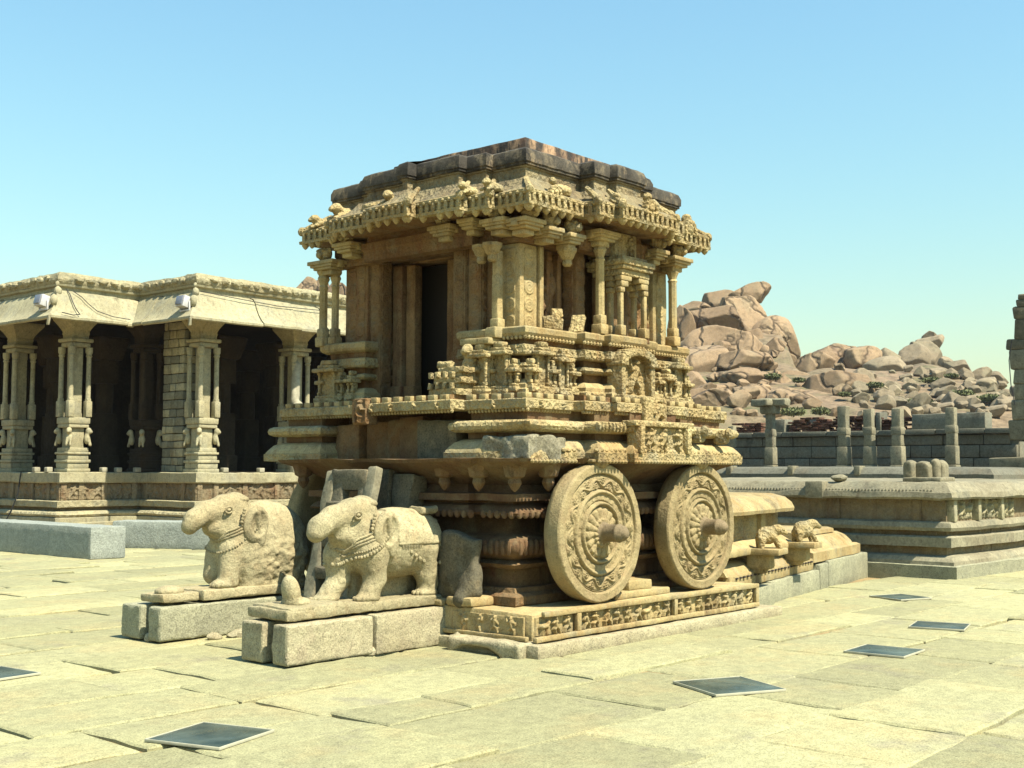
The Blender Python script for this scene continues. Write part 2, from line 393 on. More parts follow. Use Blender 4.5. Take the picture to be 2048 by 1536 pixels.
# ------------------------------------------------------------------ ground and paving
gx=np.r_[-120,-60,-25,np.arange(-11,24,.13),40,90,180,330];gy=np.r_[-120,-60,-25,np.arange(-9.5,17.5,.13),30,90,180,330]
GX,GY=np.meshgrid(gx,gy);GP=np.stack([GX.ravel(),GY.ravel(),0*GX.ravel()],-1)
GP[:,2]=-.034+.036*fbm(GP*1.1,4,3); gi=np.arange(len(GP)).reshape(GX.shape)
g=B(); g.add(GP,np.stack([gi[:-1,:-1],gi[:-1,1:],gi[1:,1:],gi[1:,:-1]],-1).reshape(-1,4))
ground=g.obj('ground',M['sand'],smooth=True); tag(ground,'sandy bare ground showing between the paving slabs',kind='structure')
paving=thing('paving','courtyard paved with large pale granite slabs',None,(0,0,0),kind='structure')
SLOTS=[]   # glass light wells: pixel corners of the ground
for q in ([(305,1481),(405,1450),(541,1466),(432,1503)],[(1357,1367),(1483,1358),(1561,1382),(1428,1394)],
          [(1681,1307),(1742,1291),(1848,1301),(1805,1319)],[(1819,1257),(1842,1245),(1936,1250),(1922,1263)],[(1741,1194),(1808,1190),(1857,1197),(1798,1203)]):
    P=[bp(x,y,'z',0.0) for x,y in q]; c=np.mean(P,0); SLOTS.append(c)
c=bp(-22,1352,'z',0.0); SLOTS.append(c)
def in_rect(x,y,r): return r[0]<x<r[1] and r[2]<y<r[3]
HIDE=[(-1.3,2.1,-1.45,1.6),(8.8,30,-1.2,9),(2.6,8,-.7,4),(7.8,30,22.5,40),(10.2,30,19.8,40)]
slabs=[]; r_=np.random.default_rng(21)
y=-8.0
while y<16:
    wd=r_.uniform(.55,1.05); x=-10+r_.uniform(0,1.5)
    while x<22:
        ln=r_.uniform(.8,2.1); slabs.append((x,x+ln,y,y+wd)); x+=ln
    y+=wd
vis=[]
for s_ in slabs:
    cx,cy=(s_[0]+s_[1])/2,(s_[2]+s_[3])/2
    if any(in_rect(cx,cy,h) for h in HIDE): continue
    p=pj([cx,cy,0])
    cn=pj(np.array([[s_[0],s_[2],0],[s_[1],s_[2],0],[s_[1],s_[3],0],[s_[0],s_[3],0]]))
    if cn[:,2].min()<1.0 : 
        if cn[:,2].max()<1.0: continue
    if p[2]>1 and (cn[:,0].max()<-1500 or cn[:,0].min()>3600): continue
    if p[2]>27: continue
    vis.append((p[2]+(0 if (p[2]>1 and -150<p[0]<2200 and p[1]<1700) else 1000),s_))
vis.sort(key=lambda t:t[0])
def slab_geo(b,s_,dz,tx,ty):
    x0,x1,y0,y1=s_; gp=r_.uniform(.006,.016); pts=[]
    cr=np.array([[x0,y0],[x1,y0],[x1,y1],[x0,y1]])+r_.uniform(-.035,.035,(4,2))
    c=cr.mean(0)
    for i in range(4):
        a,e=cr[i],cr[(i+1)%4]; L=np.linalg.norm(e-a); nn=np.array([(e-a)[1],-(e-a)[0]])/L
        k=max(4,int(L/.16))
        for j in range(k):
            t=j/k; off=r_.normal(0,.007)-gp-(0.02*r_.random() if r_.random()<.12 else 0)
            pts.append(a+(e-a)*t+nn*off)
    pts=np.array(pts);n=len(pts); cc=pts-c; ln=np.linalg.norm(cc,axis=1,keepdims=True)
    zt=lambda q:dz+(q[:,0]-c[0])*tx+(q[:,1]-c[1])*ty
    rings=[]
    for ins,d in((.0,-.10),(.0,-.012),(.016,0.0),(.10,.002)):
        q=pts-cc/ln*ins; rings.append(np.column_stack([q,zt(q)+d+(r_.normal(0,.0015,n) if d>-.05 else 0)]))
    V=np.concatenate(rings);i=np.arange(n);j=(i+1)%n
    q=np.concatenate([np.stack([a*n+i,a*n+j,(a+1)*n+j,(a+1)*n+i],-1) for a in range(3)])
    b0=b.n;b.add(V,q);b.Fs.setdefault(n,[]).append((b0+3*n+i)[None]); return b
rest=B()
for k,(dp,s_) in enumerate(vis):
    lift=r_.choice([0,.0,.004,.010,.022],p=[.3,.15,.22,.18,.15]); prm=(lift+r_.uniform(-.004,.004),r_.normal(0,.006),r_.normal(0,.006))
    if any(s_[0]-.35<c[0]<s_[1]+.35 and s_[2]-.35<c[1]<s_[3]+.35 for c in SLOTS): prm=(-.004,0,0)
    if k<296: slab_geo(B(),s_,*prm).obj('paving_slab',M['paving'],paving)
    else: slab_geo(rest,s_,*prm)
if rest.n: rest.obj('far_paving',M['paving'],paving)['kind']='stuff'
# ------------------------------------------------------------------ glass covered light wells
LB=['dark glass light well in the paving at lower left','dusty glass light well nearest the carved frieze','dark glass light well second from the chariot on the right','greenish glass light well third from the chariot on the right','farthest glass light well, near the ruined platform','dark glass light well cut by the left picture edge']
for k,c in enumerate(SLOTS):
    t=thing('light_well',LB[k],'light well',(c[0],c[1],0),group='glass light wells set in the paving')
    z0=.010; s=.26 if k!=1 else .29
    ang=[.29,-.46,.06,.24,-.36,.1][k]
    fr=B()
    for a in range(4):
        th=ang+a*math.pi/2; ux,uy=math.cos(th),math.sin(th)
        fr.box((c[0]+ux*(s+.006),c[1]+uy*(s+.006),z0),(.008,2*s+.016,.018),.002,rz=th)
    fr.obj('frame',M['frame'],t)
    pn=B();pn.box((c[0],c[1],z0-.004),(2*s,2*s,.02),.002,rz=ang);pn.obj('glass_pane',M['glass'],t)
# ------------------------------------------------------------------ stone chariot
def plan(a,b,side=(),front=(),rear=None):
    P=[(-a,-b)]
    def sd(sgn):
        o0=0;pts=[]
        for xh,o in side: pts+=[(-xh,o0),(-xh,o)];o0=o
        for xh,o in reversed(side):
            i=side.index((xh,o));prev=side[i-1][1] if i else 0
            pts+=[(xh,o),(xh,prev)]
        return pts
    P+=[(x,-b-o) for x,o in sd(1)]
    P+=[(a,-b)]
    rr=front if rear is None else rear
    o0=0;q=[]
    for y0,y1,o in rr: q+=[(a+o0,y0),(a+o,y0)];o0=o
    for i,(y0,y1,o) in reversed(list(enumerate(rr))): q+=[(a+o,y1),(a+(rr[i-1][2] if i else 0),y1)]
    P+=q+[(a,b)]
    P+=[(-x,b+o) for x,o in sd(1)]
    P+=[(-a,b)]
    o0=0;q=[]
    for y0,y1,o in front: q+=[(-a-o0,y1),(-a-o,y1)];o0=o
    for i,(y0,y1,o) in reversed(list(enumerate(front))): q+=[(-a-o,y0),(-a-(front[i-1][2] if i else 0),y0)]
    P+=q
    return P
def figs(W,H,n,rs,res=.006,depth=.03,pad=.02,kind='fig'):
    r=np.random.default_rng(rs); nu,nv=int(W/res),int(H/res)
    X,Y=np.meshgrid((np.arange(nu)+.5)*res,(np.arange(nv)+.5)*res); Z=np.zeros_like(X)
    def cp(a,b,rad,d=1.0):
        nonlocal Z
        a=np.array(a);b=np.array(b);ab=b-a;L=ab@ab+1e-9
        t=np.clip(((X-a[0])*ab[0]+(Y-a[1])*ab[1])/L,0,1)
        dd=np.hypot(X-a[0]-t*ab[0],Y-a[1]-t*ab[1])/rad
        Z=np.maximum(Z,depth*d*np.sqrt(np.clip(1-dd*dd,0,1)))
    for i in range(n):
        cx=pad+(W-2*pad)*(i+.5+r.uniform(-.12,.12))/n; s=H*.9; y0=H*.05
        lean=r.uniform(-.12,.12)*s; hip=(cx,y0+.42*s);ch=(cx+lean,y0+.68*s);hd=(cx+lean*1.4,y0+.89*s)
        if n>2 and r.random()<.1:   # animal
            cp((cx-.22*s,y0+.5*s),(cx+.2*s,y0+.52*s),.17*s);cp((cx+.2*s,y0+.55*s),(cx+.36*s,y0+.75*s),.1*s)
            for dx in(-.24,-.12,.12,.24): cp((cx+dx*s,y0+.45*s),(cx+(dx+r.uniform(-.05,.05))*s,y0),.05*s,.8)
            continue
        cp(hip,ch,.13*s);cp(ch,ch,.17*s);cp(hd,hd,.105*s,1.0)
        for sg in(-1,1):
            k=(cx+sg*r.uniform(.08,.3)*s,y0+r.uniform(.2,.3)*s);ft=(k[0]+r.uniform(-.14,.14)*s,y0)
            cp(hip,k,.085*s,.9);cp(k,ft,.065*s,.85)
            e=(ch[0]+sg*r.uniform(.18,.32)*s,ch[1]+r.uniform(-.2,.1)*s);hn=(e[0]+r.uniform(-.12,.12)*s,e[1]+r.uniform(-.2,.28)*s)
            cp((ch[0]+sg*.12*s,ch[1]),e,.06*s,.8);cp(e,hn,.05*s,.75)
    Z+=.004*fbm(np.stack([X.ravel()*40,Y.ravel()*40,0*X.ravel()+rs],-1),rs,2).reshape(X.shape)
    return Z
ch=thing('stone_chariot','ornate carved stone chariot shrine with two big carved wheels on the visible side','chariot',(0,0,0))
SS=M['stone'];SC=M['carved'];SR=M['red'];SW=M['wall']
CN=np.array([-1.72,-1.76])
def erode(V):
    d=np.hypot(V[:,0]-CN[0],V[:,1]-CN[1]); f=np.clip(1-d/.55,0,1)**.8*np.clip(1-abs(V[:,2]-1.80)/.24,0,1)
    k=f*(.13+.10*fbm(V*5,3)); V=V.copy(); V[:,0]+=k*.8; V[:,1]+=k*.75; V[:,2]+=f*.05*fbm(V*7,9); return V
JS=.55
# --- ground course and figure frieze
b=B();b.bb(-1.66,2.62,-1.80,2.25,-.02,.105,.02,.12);b.obj('ground_course',M['granite_warm'],ch,jit=.014,freq=4)
b=B();b.bb(-1.57,2.29,-1.645,2.2,.125,.365,.015,.1)
def fr_er(V):
    d=np.hypot(V[:,0]+1.57,V[:,1]+1.665); f=np.clip(1-d/.35,0,1); V=V.copy(); k=f*(.04+.05*fbm(V*6,8)); V[:,0]+=k; V[:,1]+=k*.5; V[:,2]-=f*.02; return V
fz=b.obj('frieze_slab',M['stone'],ch,jit=.008,freq=5,post=fr_er)
b=B();b.bb(-1.45,2.27,-1.705,-1.66,.325,.37,.008,.1);b.bb(-1.56,2.27,-1.71,-1.66,.12,.165,.008,.1)
for x in(-.95,.62,2.24): b.bb(x-.03,x+.03,-1.702,-1.66,.165,.325,.006,.1)
b.obj('frieze_border',SS,fz,jit=.009,freq=6)
for k,(x0,x1,n) in enumerate(((-1.5,-.98,3),(-.92,.59,9),(.65,2.21,9))):
    b=B();b.hf((x0,-1.643,.165),(x1-x0,0,0),(0,0,.16),figs(x1-x0,.16,n,30+k,depth=.055,res=.005));b.obj('figure_panel',SS,fz,smooth=True)
b=B();b.hf((-1.575,-.72,.165),(0,-.85,0),(0,0,.16),figs(.85,.16,4,55,depth=.03)*.8);b.obj('figure_panel',SS,fz,smooth=True,jit=.008,freq=8)
b=B();b.bb(-1.61,-1.56,-1.62,1.5,.125,.165,.008,.1);b.obj('frieze_border',SS,fz,jit=.012,freq=6)
# broken arched kerb stone at the front corner
def fkerb(P):
    d=bx(P,(-1.62,-1.25,.05),(.14,.42,.075),.03); d=np.maximum(d,-ell(P,(-1.84,-1.18,-.03),(.20,.34,.11))); return d+.02*fbm(P.reshape(-1,3)*7,4).reshape(P.shape[:-1])
V,q=nets(fkerb,(-1.85,-1.75,-.05),(-1.4,-.75,.2),.02);b=B();b.add(V,q);b.obj('broken_kerb',M['granite_warm'],ch,smooth=True)
# --- core behind the wheels
pc=[(x+.28,y+.14) for x,y in plan(1.5,1.30,[(.7,.1)],[(-.8,.8,.08)])]
b=B();b.sweep(pc,[(.06,.36),(.08,.38),(.08,.45),(.05,.47),(.0,.48),(-.02,.52)],.12);b.obj('core_plinth',SW,ch,jit=.012,freq=5)
b=B();b.sweep(pc,[(-.1,.5),(-.1,.68),(-.02,.70),(.02,.74),(-.08,.78)],.12);b.obj('core_dado',SR,ch,jit=.012,freq=5)
b=B();b.sweep(pc,[(-.1,.75),(-.02,.79),(.05,.84),(.07,.90),(.04,.96),(-.06,1.0),(-.14,1.02),(-.14,1.18)],.1);b.obj('lotus_moulding',SR,ch,jit=.01,freq=6,smooth=True)
pet=B()
for x in np.arange(-1.2,1.75,.075):
    pet.sph((x,-1.16-(.10 if abs(x-.28)<.7 else 0)-.055,.89),(.034,.03,.075),8,5)
for y in np.arange(-1.15,1.2,.075): pet.sph((-1.22-(.08 if abs(y)<.8 else 0)-.055,y,.89),(.03,.034,.075),8,5)
pet.obj('lotus_petals',SR,ch)['kind']='stuff'
b=B();b.sweep(pc,[(-.12,1.17),(.10,1.19),(.12,1.21),(.06,1.27),(.0,1.29),(.0,1.31),(.13,1.315),(.13,1.38),(.0,1.39),(-.05,1.46)],.1);b.obj('scalloped_cornice',SR,ch,jit=.012,freq=6)
sca=B()
for x in np.arange(-1.28,1.85,.085): sca.sph((x,-1.16-(.10 if abs(x-.28)<.7 else 0)-.11,1.195),(.034,.03,.04),8,5)
for y in np.arange(-1.22,1.25,.085): sca.sph((-1.22-(.08 if abs(y)<.8 else 0)-.11,y,1.195),(.03,.034,.04),8,5)
sca.obj('scallop_drops',SR,ch)['kind']='stuff'
b=B();b.sweep(pc,[(-.08,1.44),(.0,1.50),(.12,1.56),(.22,1.62),(.34,1.67),(.36,1.70)],.1);b.obj('cove_soffit',SR,ch,jit=.03,freq=4)
for (x,y) in((-1.36,-1.28),(-1.40,-.88),(-1.40,-.45),(-.98,-1.36),(-1.40,1.6)):
    b=B();b.lathe((x,y,1.40),[(.005,0),(.035,.03),(.06,.08),(.05,.12),(.085,.14),(.1,.2),(.12,.27)],8);b.obj('lotus_pendant',SR,ch,jit=.01)
# --- broken horse stub in front of the core
def fst(P):
    d=bx(P,(-1.47,-.72,.74),(.07,.23,.30),.05); d=np.maximum(d,(P[...,2]-1.05)*.9+(P[...,1]+.62)*-.25-.0); d=smin(d,bx(P,(-1.40,-.60,.60),(.12,.20,.24),.05),.05); d=smin(d,cap(P,(-1.53,-.86,.56),(-1.55,-.82,.42),.03,.08),.04)
    return d+.035*fbm(P.reshape(-1,3)*5,14).reshape(P.shape[:-1])
V,q=nets(fst,(-1.75,-1.1,.34),(-1.2,-.3,1.2),.024);b=B();b.add(V,q);b.obj('broken_sculpture_stub',M['ladder'],ch,smooth=True)
b=B();b.bb(-1.6,-1.25,-.98,-.66,.37,.45,.02,.08);b.bb(-1.62,-1.3,-.62,-.5,.36,.42,.02,.08);b.obj('core_footing',SS,ch,jit=.02,freq=6)
# --- wheels
def wheel_mesh():
    Rw=.645; nr,na=130,320
    r=np.linspace(.0,1,nr);th=np.arange(na)/na*2*math.pi
    Rr,T=np.meshgrid(r,th,indexing='ij')
    h=np.zeros_like(Rr)
    def ring(r0,w,a): return a*np.exp(-((Rr-r0)/w)**2)
    def step(r0,r1,a,s=.012): return a*(1/(1+np.exp(-(Rr-r0)/s*3))-1/(1+np.exp(-(Rr-r1)/s*3)))
    h+=step(.855,1.1,.022)                       # outer rim
    h-=ring(.846,.006,.034); h-=ring(.822,.005,.016)
    vine=np.exp(-((Rr-(.72+.05*np.sin(13*T)))/.011)**2)*.024
    for k in range(26):
        t0=(k+.5)/26*2*math.pi; rr=.72+(-.04 if k%2==0 else .04)
        dx=(Rr*np.cos(T)-rr*math.cos(t0));dy=(Rr*np.sin(T)-rr*math.sin(t0));d=np.hypot(dx,dy)
        vine=np.maximum(vine,.026*np.exp(-(d/.014)**2)); vine=np.maximum(vine,.020*np.exp(-((d-.036)/.007)**2)); vine=np.maximum(vine,.014*np.clip(np.sin(9*np.arctan2(dy,dx)),0,1)*np.exp(-((d-.055)/.012)**2))
    h+=vine*((Rr>.615)&(Rr<.83))
    h+=step(.56,.615,.020)+step(.575,.60,.008); h-=ring(.628,.006,.026)
    h+=step(.40,.445,.03); h-=ring(.458,.006,.022);h-=ring(.385,.006,.02)
    h+=.010*np.exp(-((Rr-.50)/.05)**2)*(np.sin(26*T)>.0)*.6
    lot=np.abs(np.cos(T*8)); lob=.31+.05*lot**.5; h+=.030*(1/(1+np.exp((Rr-lob)/.006)))*(.55+.45*lot)
    h+=step(-.1,.21,.02)
    h+=.004*fbm(np.stack([(Rr*np.cos(T)*14).ravel(),(Rr*np.sin(T)*14).ravel(),0*Rr.ravel()+3],-1),2,3).reshape(h.shape)
    rd=np.where(Rr>.97,(Rr-.97)/.03,0); h-=.02*rd**2
    V=np.stack([Rw*Rr*np.cos(T),-h,Rw*Rr*np.sin(T)],-1).reshape(-1,3)
    idx=np.arange(nr*na).reshape(nr,na); j=np.roll(idx,-1,1)
    q=np.stack([idx[:-1],idx[1:],j[1:],j[:-1]],-1).reshape(-1,4)
    b=B();b.add(V,q)
    n0=idx[-1]; back=np.stack([Rw*np.cos(th)*.985,np.full(na,.02),Rw*np.sin(th)*.985],-1)
    rings=[]
    for o,yy in((1.0,.02),(1.0,.10),(.985,.16),(.9,.175),(.0,.175)): rings.append(np.stack([Rw*o*np.cos(th),np.full(na,yy),Rw*o*np.sin(th)],-1))
    Vb=np.concatenate([V[n0]]+rings);i=np.arange(na);jj=(i+1)%na
    qb=np.concatenate([np.stack([a*na+i,(a+1)*na+i,(a+1)*na+jj,a*na+jj],-1) for a in range(len(rings))])
    b.add(Vb,qb)
    V,fs=b.arr(); V=vdisp(V,.006,5,2)
    return mesh_from('wheel',V,fs,M['carved2'],True)
M['carved2']=stone('wheel_stone',(.50,.40,.205),(.42,.32,.155),(.45,.33,.17),sc1=2.2,speck=.3,spsc=90,stain=(.33,.235,.125),stf=.62,carve=.25,carvesc=45,bump=.35)
wm=wheel_mesh()
hb=B();hb.lathe((0,0,0),[(.115,-.0),(.115,-.035),(.098,-.05),(.082,-.07),(.082,-.075),(.078,-.2),(.084,-.205),(.084,-.225),(.07,-.23),(.072,-.265),(.06,-.27),(.055,-.285),(.035,-.305),(.012,-.315)],24,axis=(0,1,0))
V,fs=hb.arr(); 
hm=mesh_from('hub',vdisp(V,.004,12),[f[:,::1] for f in fs],M['hub'],True)
def wheel(x,y,flip,rot):
    o=bpy.data.objects.new('wheel',wm);sc.collection.objects.link(o);o.parent=ch;o.location=(x,y,1.02);o.rotation_euler=(0,rot,math.pi if flip else 0)
    h=bpy.data.objects.new('hub',hm);sc.collection.objects.link(h);h.parent=o
wheel(-.53,-1.62,0,.3);wheel(1.22,-1.62,0,1.7);wheel(-.53,2.15,1,.9);wheel(1.22,2.15,1,.2)
for x in(-.53,1.22):
    b=B();b.lathe((x,-1.56,1.60),[(.05,0),(.10,.02),(.13,.05),(.15,.10)],10);b.bb(x-.17,x+.17,-1.66,-1.2,1.67,1.70,.01);b.obj('axle_bracket',SS,ch,jit=.008)
    b=B();b.lathe((x,-1.46,1.02),[(.09,0),(.09,3.4)],12,axis=(0,1,0));b.obj('axle',SR,ch)
b=B();b.bb(-.2,.75,-1.55,-1.2,.365,.43,.015,.1);b.bb(.1,.5,-1.5,-1.2,.43,.52,.015,.1);b.obj('wheel_chock',SS,ch,jit=.012)
KUP=1.04
# --- lower slab with mouldings (front is broken open)
pl=plan(1.764,1.80,[(1.0,.15),(.56,.23)],[(-.78,.92,-.36)],rear=[(-1,1,.1)])
b=B();b.sweep(pl,[(-.06,1.675),(0,1.68),(.002,1.752),(-.015,1.758)],.07,cap_bot=True);b.obj('base_fascia',SC,ch,jit=.008,freq=5,post=erode)
b=B();b.sweep(pl,[(-.01,1.757),(-.012,1.768),(-.035,1.80),(-.07,1.84),(-.12,1.866),(-.15,1.87)],.07);b.obj('sloped_cornice',SS,ch,jit=.008,freq=5,post=erode)
b=B();b.sweep(pl,[(-.16,1.86),(-.16,1.935)],.07);b.obj('recess_band',SR,ch,jit=.01,freq=5)
b=B();b.sweep(pl,[(-.13,1.928),(-.07,1.935),(-.035,1.955),(-.025,1.985),(-.035,2.015),(-.07,2.035),(-.14,2.04)],.07);b.obj('torus_moulding',SC,ch,jit=.008,freq=5,post=erode)
b=B();b.sweep(pl,[(-.18,2.03),(-.17,2.14)],.1);b.obj('neck_band',SR,ch,jit=.01,freq=5)
bd=B()
for x in np.arange(-1.74,1.75,.05):
    o=.23 if abs(x)<.56 else .15 if abs(x)<1 else 0
    bd.sph((x,-1.8-o+.0,1.675),(.02,.022,.02),6,4)
bd.obj('bead_row',SS,ch)['kind']='stuff'
rb=B()   # ribs on the torus of the projecting bay, scalloped cornice edge
for x in np.arange(-.97,-.58,.055): rb.sph((x,-1.925,1.985),(.02,.035,.05),8,5)
for x in np.arange(-1.7,1.7,.07):
    o=.23 if abs(x)<.56 else .15 if abs(x)<1 else 0
    if x>-1.3: rb.sph((x,-1.8-o+.02,1.775),(.032,.018,.02),8,5)
rb.obj('rib_carving',SC,ch)['kind']='stuff'
for x in(.72,1.38):
    b=B();b.bb(x-.055,x+.055,-1.97 if x<1 else -1.85,-1.7,1.87,2.02,.03);b.sph((x,-1.98 if x<1 else -1.86,1.98),(.05,.05,.06));b.obj('bracket_lion',SC,ch,jit=.015,freq=12)
b=B();b.hf((-.45,-2.0,1.775),(.76,0,0),(0,0,.225),figs(.76,.225,3,77,depth=.06));b.obj('figure_panel',SC,ch,smooth=True)
b=B();b.bb(-.50,-.43,-2.06,-1.9,1.76,2.02,.01);b.bb(.29,.36,-2.06,-1.9,1.76,2.02,.01);b.bb(-.56,.42,-2.05,-1.88,2.0,2.055,.012);b.obj('panel_frame',SC,ch,jit=.01)
def frk(P):
    n=fbm(P.reshape(-1,3)*5,24,4).reshape(P.shape[:-1]); return bx(P,(-1.46,-1.48,1.79),(.29,.29,.115),.02)+.09*n+.02
V,q=nets(frk,(-2,-2,1.6),(-1.2,-1.2,2.05),.02);b=B();b.add(V,q);b.obj('broken_corner',M['fracture'],ch)
# broken front: exposed blocks
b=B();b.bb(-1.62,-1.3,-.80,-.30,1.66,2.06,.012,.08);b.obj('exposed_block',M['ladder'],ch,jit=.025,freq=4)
b=B();b.bb(-1.54,-1.3,-.29,.02,1.68,2.10,.012,.08);b.obj('red_painted_block',SR,ch,jit=.02,freq=4)
b=B();b.bb(-1.50,-1.3,.03,.22,1.6,2.08,.012,.08);b.bb(-1.44,-1.25,.25,.60,1.62,2.07,.012,.08);b.bb(-1.52,-1.3,.62,.97,1.62,2.05,.02,.08);b.obj('exposed_block',SW,ch,jit=.04,freq=3.5)
# --- platform slab
pp=plan(1.67,1.67,[(1.0,.13),(.60,.2)],[(-.95,.34,.19)],rear=[(-.9,.9,.15)])
b=B();b.sweep(pp,[(-.12,2.125),(-.03,2.13),(-.002,2.14),(.0,2.215),(-.012,2.225),(-.3,2.232)],.09);b.obj('platform_slab',SC,ch,jit=.008,freq=5)
b=B();b.sweep(pp,[(-.055,2.225),(-.055,2.272),(-.2,2.276)],.1);b.obj('platform_ledge',SW,ch,jit=.006)
dt=B()
for x in np.arange(-1.62,1.66,.15):
    o=.2 if abs(x)<.6 else .13 if abs(x)<1 else 0
    dt.box((x,-1.67-o+.035,2.249),(.085,.05,.046),.004)
for y in np.arange(-1.6,1.66,.15):
    o=.19 if -.95<y<.34 else 0
    dt.box((-1.67-o+.035,y,2.249),(.05,.08,.046),.004)
dt.obj('dentil_row',SS,ch,jit=.01)['kind']='stuff'
bd=B()
for x in np.arange(-1.66,1.68,.04):
    o=.2 if abs(x)<.6 else .13 if abs(x)<1 else 0
    bd.sph((x,-1.67-o+.035,2.122),(.016,.02,.02),6,4)
for y in np.arange(-1.66,1.68,.04):
    o=.19 if -.95<y<.34 else 0
    bd.sph((-1.67-o+.035,y,2.122),(.02,.016,.02),6,4)
bd.obj('bead_row',SS,ch)['kind']='stuff'
# relief roundels along the platform fascia
for x in(-1.45,-1.15,-.75,-.3,.2,.75,1.2,1.5):
    o=.2 if abs(x)<.6 else .13 if abs(x)<1 else 0
    rd=B();rd.hf((x-.11,-1.668-o,2.135),(.22,0,0),(0,0,.078),figs(.22,.078,1,int(90+x*10),.004,.03));rd.obj('fascia_relief',SC,ch,smooth=True)
for y in(-1.3,-.8,-.5,-.2,.1,.3):
    o=.19 if -.95<y<.34 else 0
    rd=B();rd.hf((-1.668-o,y+.1,2.135),(0,-.2,0),(0,0,.078),figs(.2,.078,1,int(190+y*10),.004,.03));rd.obj('fascia_relief',SC,ch,smooth=True)
b=B();b.hf((-.2,-1.905,2.03),(.36,0,0),(0,0,.25),figs(.36,.25,1,5,depth=.05));b.bb(-.205,.165,-1.90,-1.75,2.03,2.29,.008);b.obj('seated_figure_plaque',SC,ch)
b=B();b.bb(-1.90,-1.75,.10,.30,2.02,2.27,.02);b.hf((-1.905,.29,2.04),(0,-.18,0),(0,0,.22),figs(.18,.22,1,8,depth=.05));b.obj('seated_figure_plaque',SW,ch,jit=.008)
# --- pedestal courses above the platform
pd=plan(1.36,1.40,[(.60,.10),(.30,.18)],[(-.56,.72,-1.9)],rear=[(-.6,.6,.1)])
courses=[('plinth_course',[(.03,2.26),(.04,2.275),(.04,2.325),(.02,2.335)],SC),('sloped_course',[(.02,2.33),(.02,2.37),(-.02,2.41),(-.06,2.425)],SS),
 ('recess_course',[(-.09,2.41),(-.09,2.51)],SW),('roll_course',[(-.07,2.50),(-.02,2.51),(-.0,2.535),(-.02,2.565),(-.08,2.575)],SC),('recess_course',[(-.09,2.565),(-.09,2.64)],SW),
 ('carved_course',[(-.05,2.63),(-.0,2.64),(.01,2.66),(-.005,2.73),(-.06,2.74)],SC),('recess_course',[(-.08,2.73),(-.07,2.80)],SW),('cornice_course',[(-.05,2.795),(-.01,2.815),(.005,2.84),(.005,2.885),(-.01,2.90),(-.2,2.905)],SS)]
for nm,pr,mt in courses:
    b=B();b.sweep(pd,pr,.08);b.obj(nm,mt,ch,jit=.008,freq=5)
sca=B()
for x in np.arange(-1.34,1.36,.05):
    o=.18 if abs(x)<.3 else .10 if abs(x)<.6 else 0
    sca.sph((x,-1.40-o+.02,2.80),(.02,.02,.022),6,4)
for y in np.arange(-1.38,-.58,.05): sca.sph((-1.34,y,2.80),(.02,.02,.022),6,4)
sca.obj('scallop_drops',SS,ch)['kind']='stuff'
# miniature shrines standing against the courses
def shrine(x,y,fx,fy,w=.2,z0=2.28,top=2.64,mat=None):
    """fx,fy = outward facing"""
    b=B(); tx,ty=-fy,fx; mat=mat or SC
    def bo(u,v,z0_,z1_,du,dv,bev=.006): 
        c=(x+tx*u+fx*v,y+ty*u+fy*v,(z0_+z1_)/2); sx=abs(tx)*du+abs(fx)*dv; sy=abs(ty)*du+abs(fy)*dv
        b.box(c,(sx,sy,z1_-z0_),bev)
    bo(0,0,z0,z0+.05,w+.03,.13); bo(0,0,z0+.05,z0+.075,w,.11)
    for u in(-.38*w,.38*w):
        bo(u,.02,z0+.07,top-.12,.026,.03,.008); bo(u,.02,z0+.08,z0+.11,.04,.042); bo(u,.02,top-.15,top-.125,.044,.046)
    bo(0,-.02,z0+.07,top-.10,w*.9,.04)
    bo(0,.01,top-.125,top-.085,w+.05,.15,.012); bo(0,.0,top-.085,top-.05,w*.8,.11,.012); bo(0,.0,top-.05,top,w*.55,.09,.015)
    b.obj('miniature_shrine',mat,ch,jit=.009,freq=9)
shrine(-1.16,-1.42,0,-1,.2,top=2.76); shrine(-.86,-1.42,0,-1,.16,top=2.72); shrine(1.12,-1.42,0,-1,.26,top=2.78); shrine(.85,-1.44,0,-1,.14)
shrine(-1.40,-1.14,-1,0,.22,top=2.76); shrine(-1.48,-.98,-1,0,.18,top=2.74); shrine(-1.42,1.2,-1,0,.3,top=2.72)
for x in(-1.30,-1.02,-.72,.72,.98,1.26): shrine(x,-1.415,0,-1,.085,z0=2.30,top=2.60)
for y in(-1.30,-1.03,.88,1.05,1.32): shrine(-1.375,y,-1,0,.085,z0=2.30,top=2.60)
for (x0,x1,o) in((-1.33,-.62,0),(-.58,-.32,.10),(.32,.58,.10),(.62,1.33,0)):
    b=B();b.hf((x0,-1.402-o,2.645),(x1-x0,0,0),(0,0,.085),figs(x1-x0,.085,int((x1-x0)/.085),int(700+x0*9),.005,.022));b.obj('carved_strip',SC,ch,smooth=True)
    b=B();b.hf((x0,-1.438-o,2.278),(x1-x0,0,0),(0,0,.045),figs(x1-x0,.045,int((x1-x0)/.05),int(800+x0*9),.004,.016));b.obj('carved_strip',SC,ch,smooth=True)
b=B();b.hf((-1.362,-.6,2.645),(0,-.77,0),(0,0,.085),figs(.77,.085,9,733,.005,.022));b.obj('carved_strip',SC,ch,smooth=True)
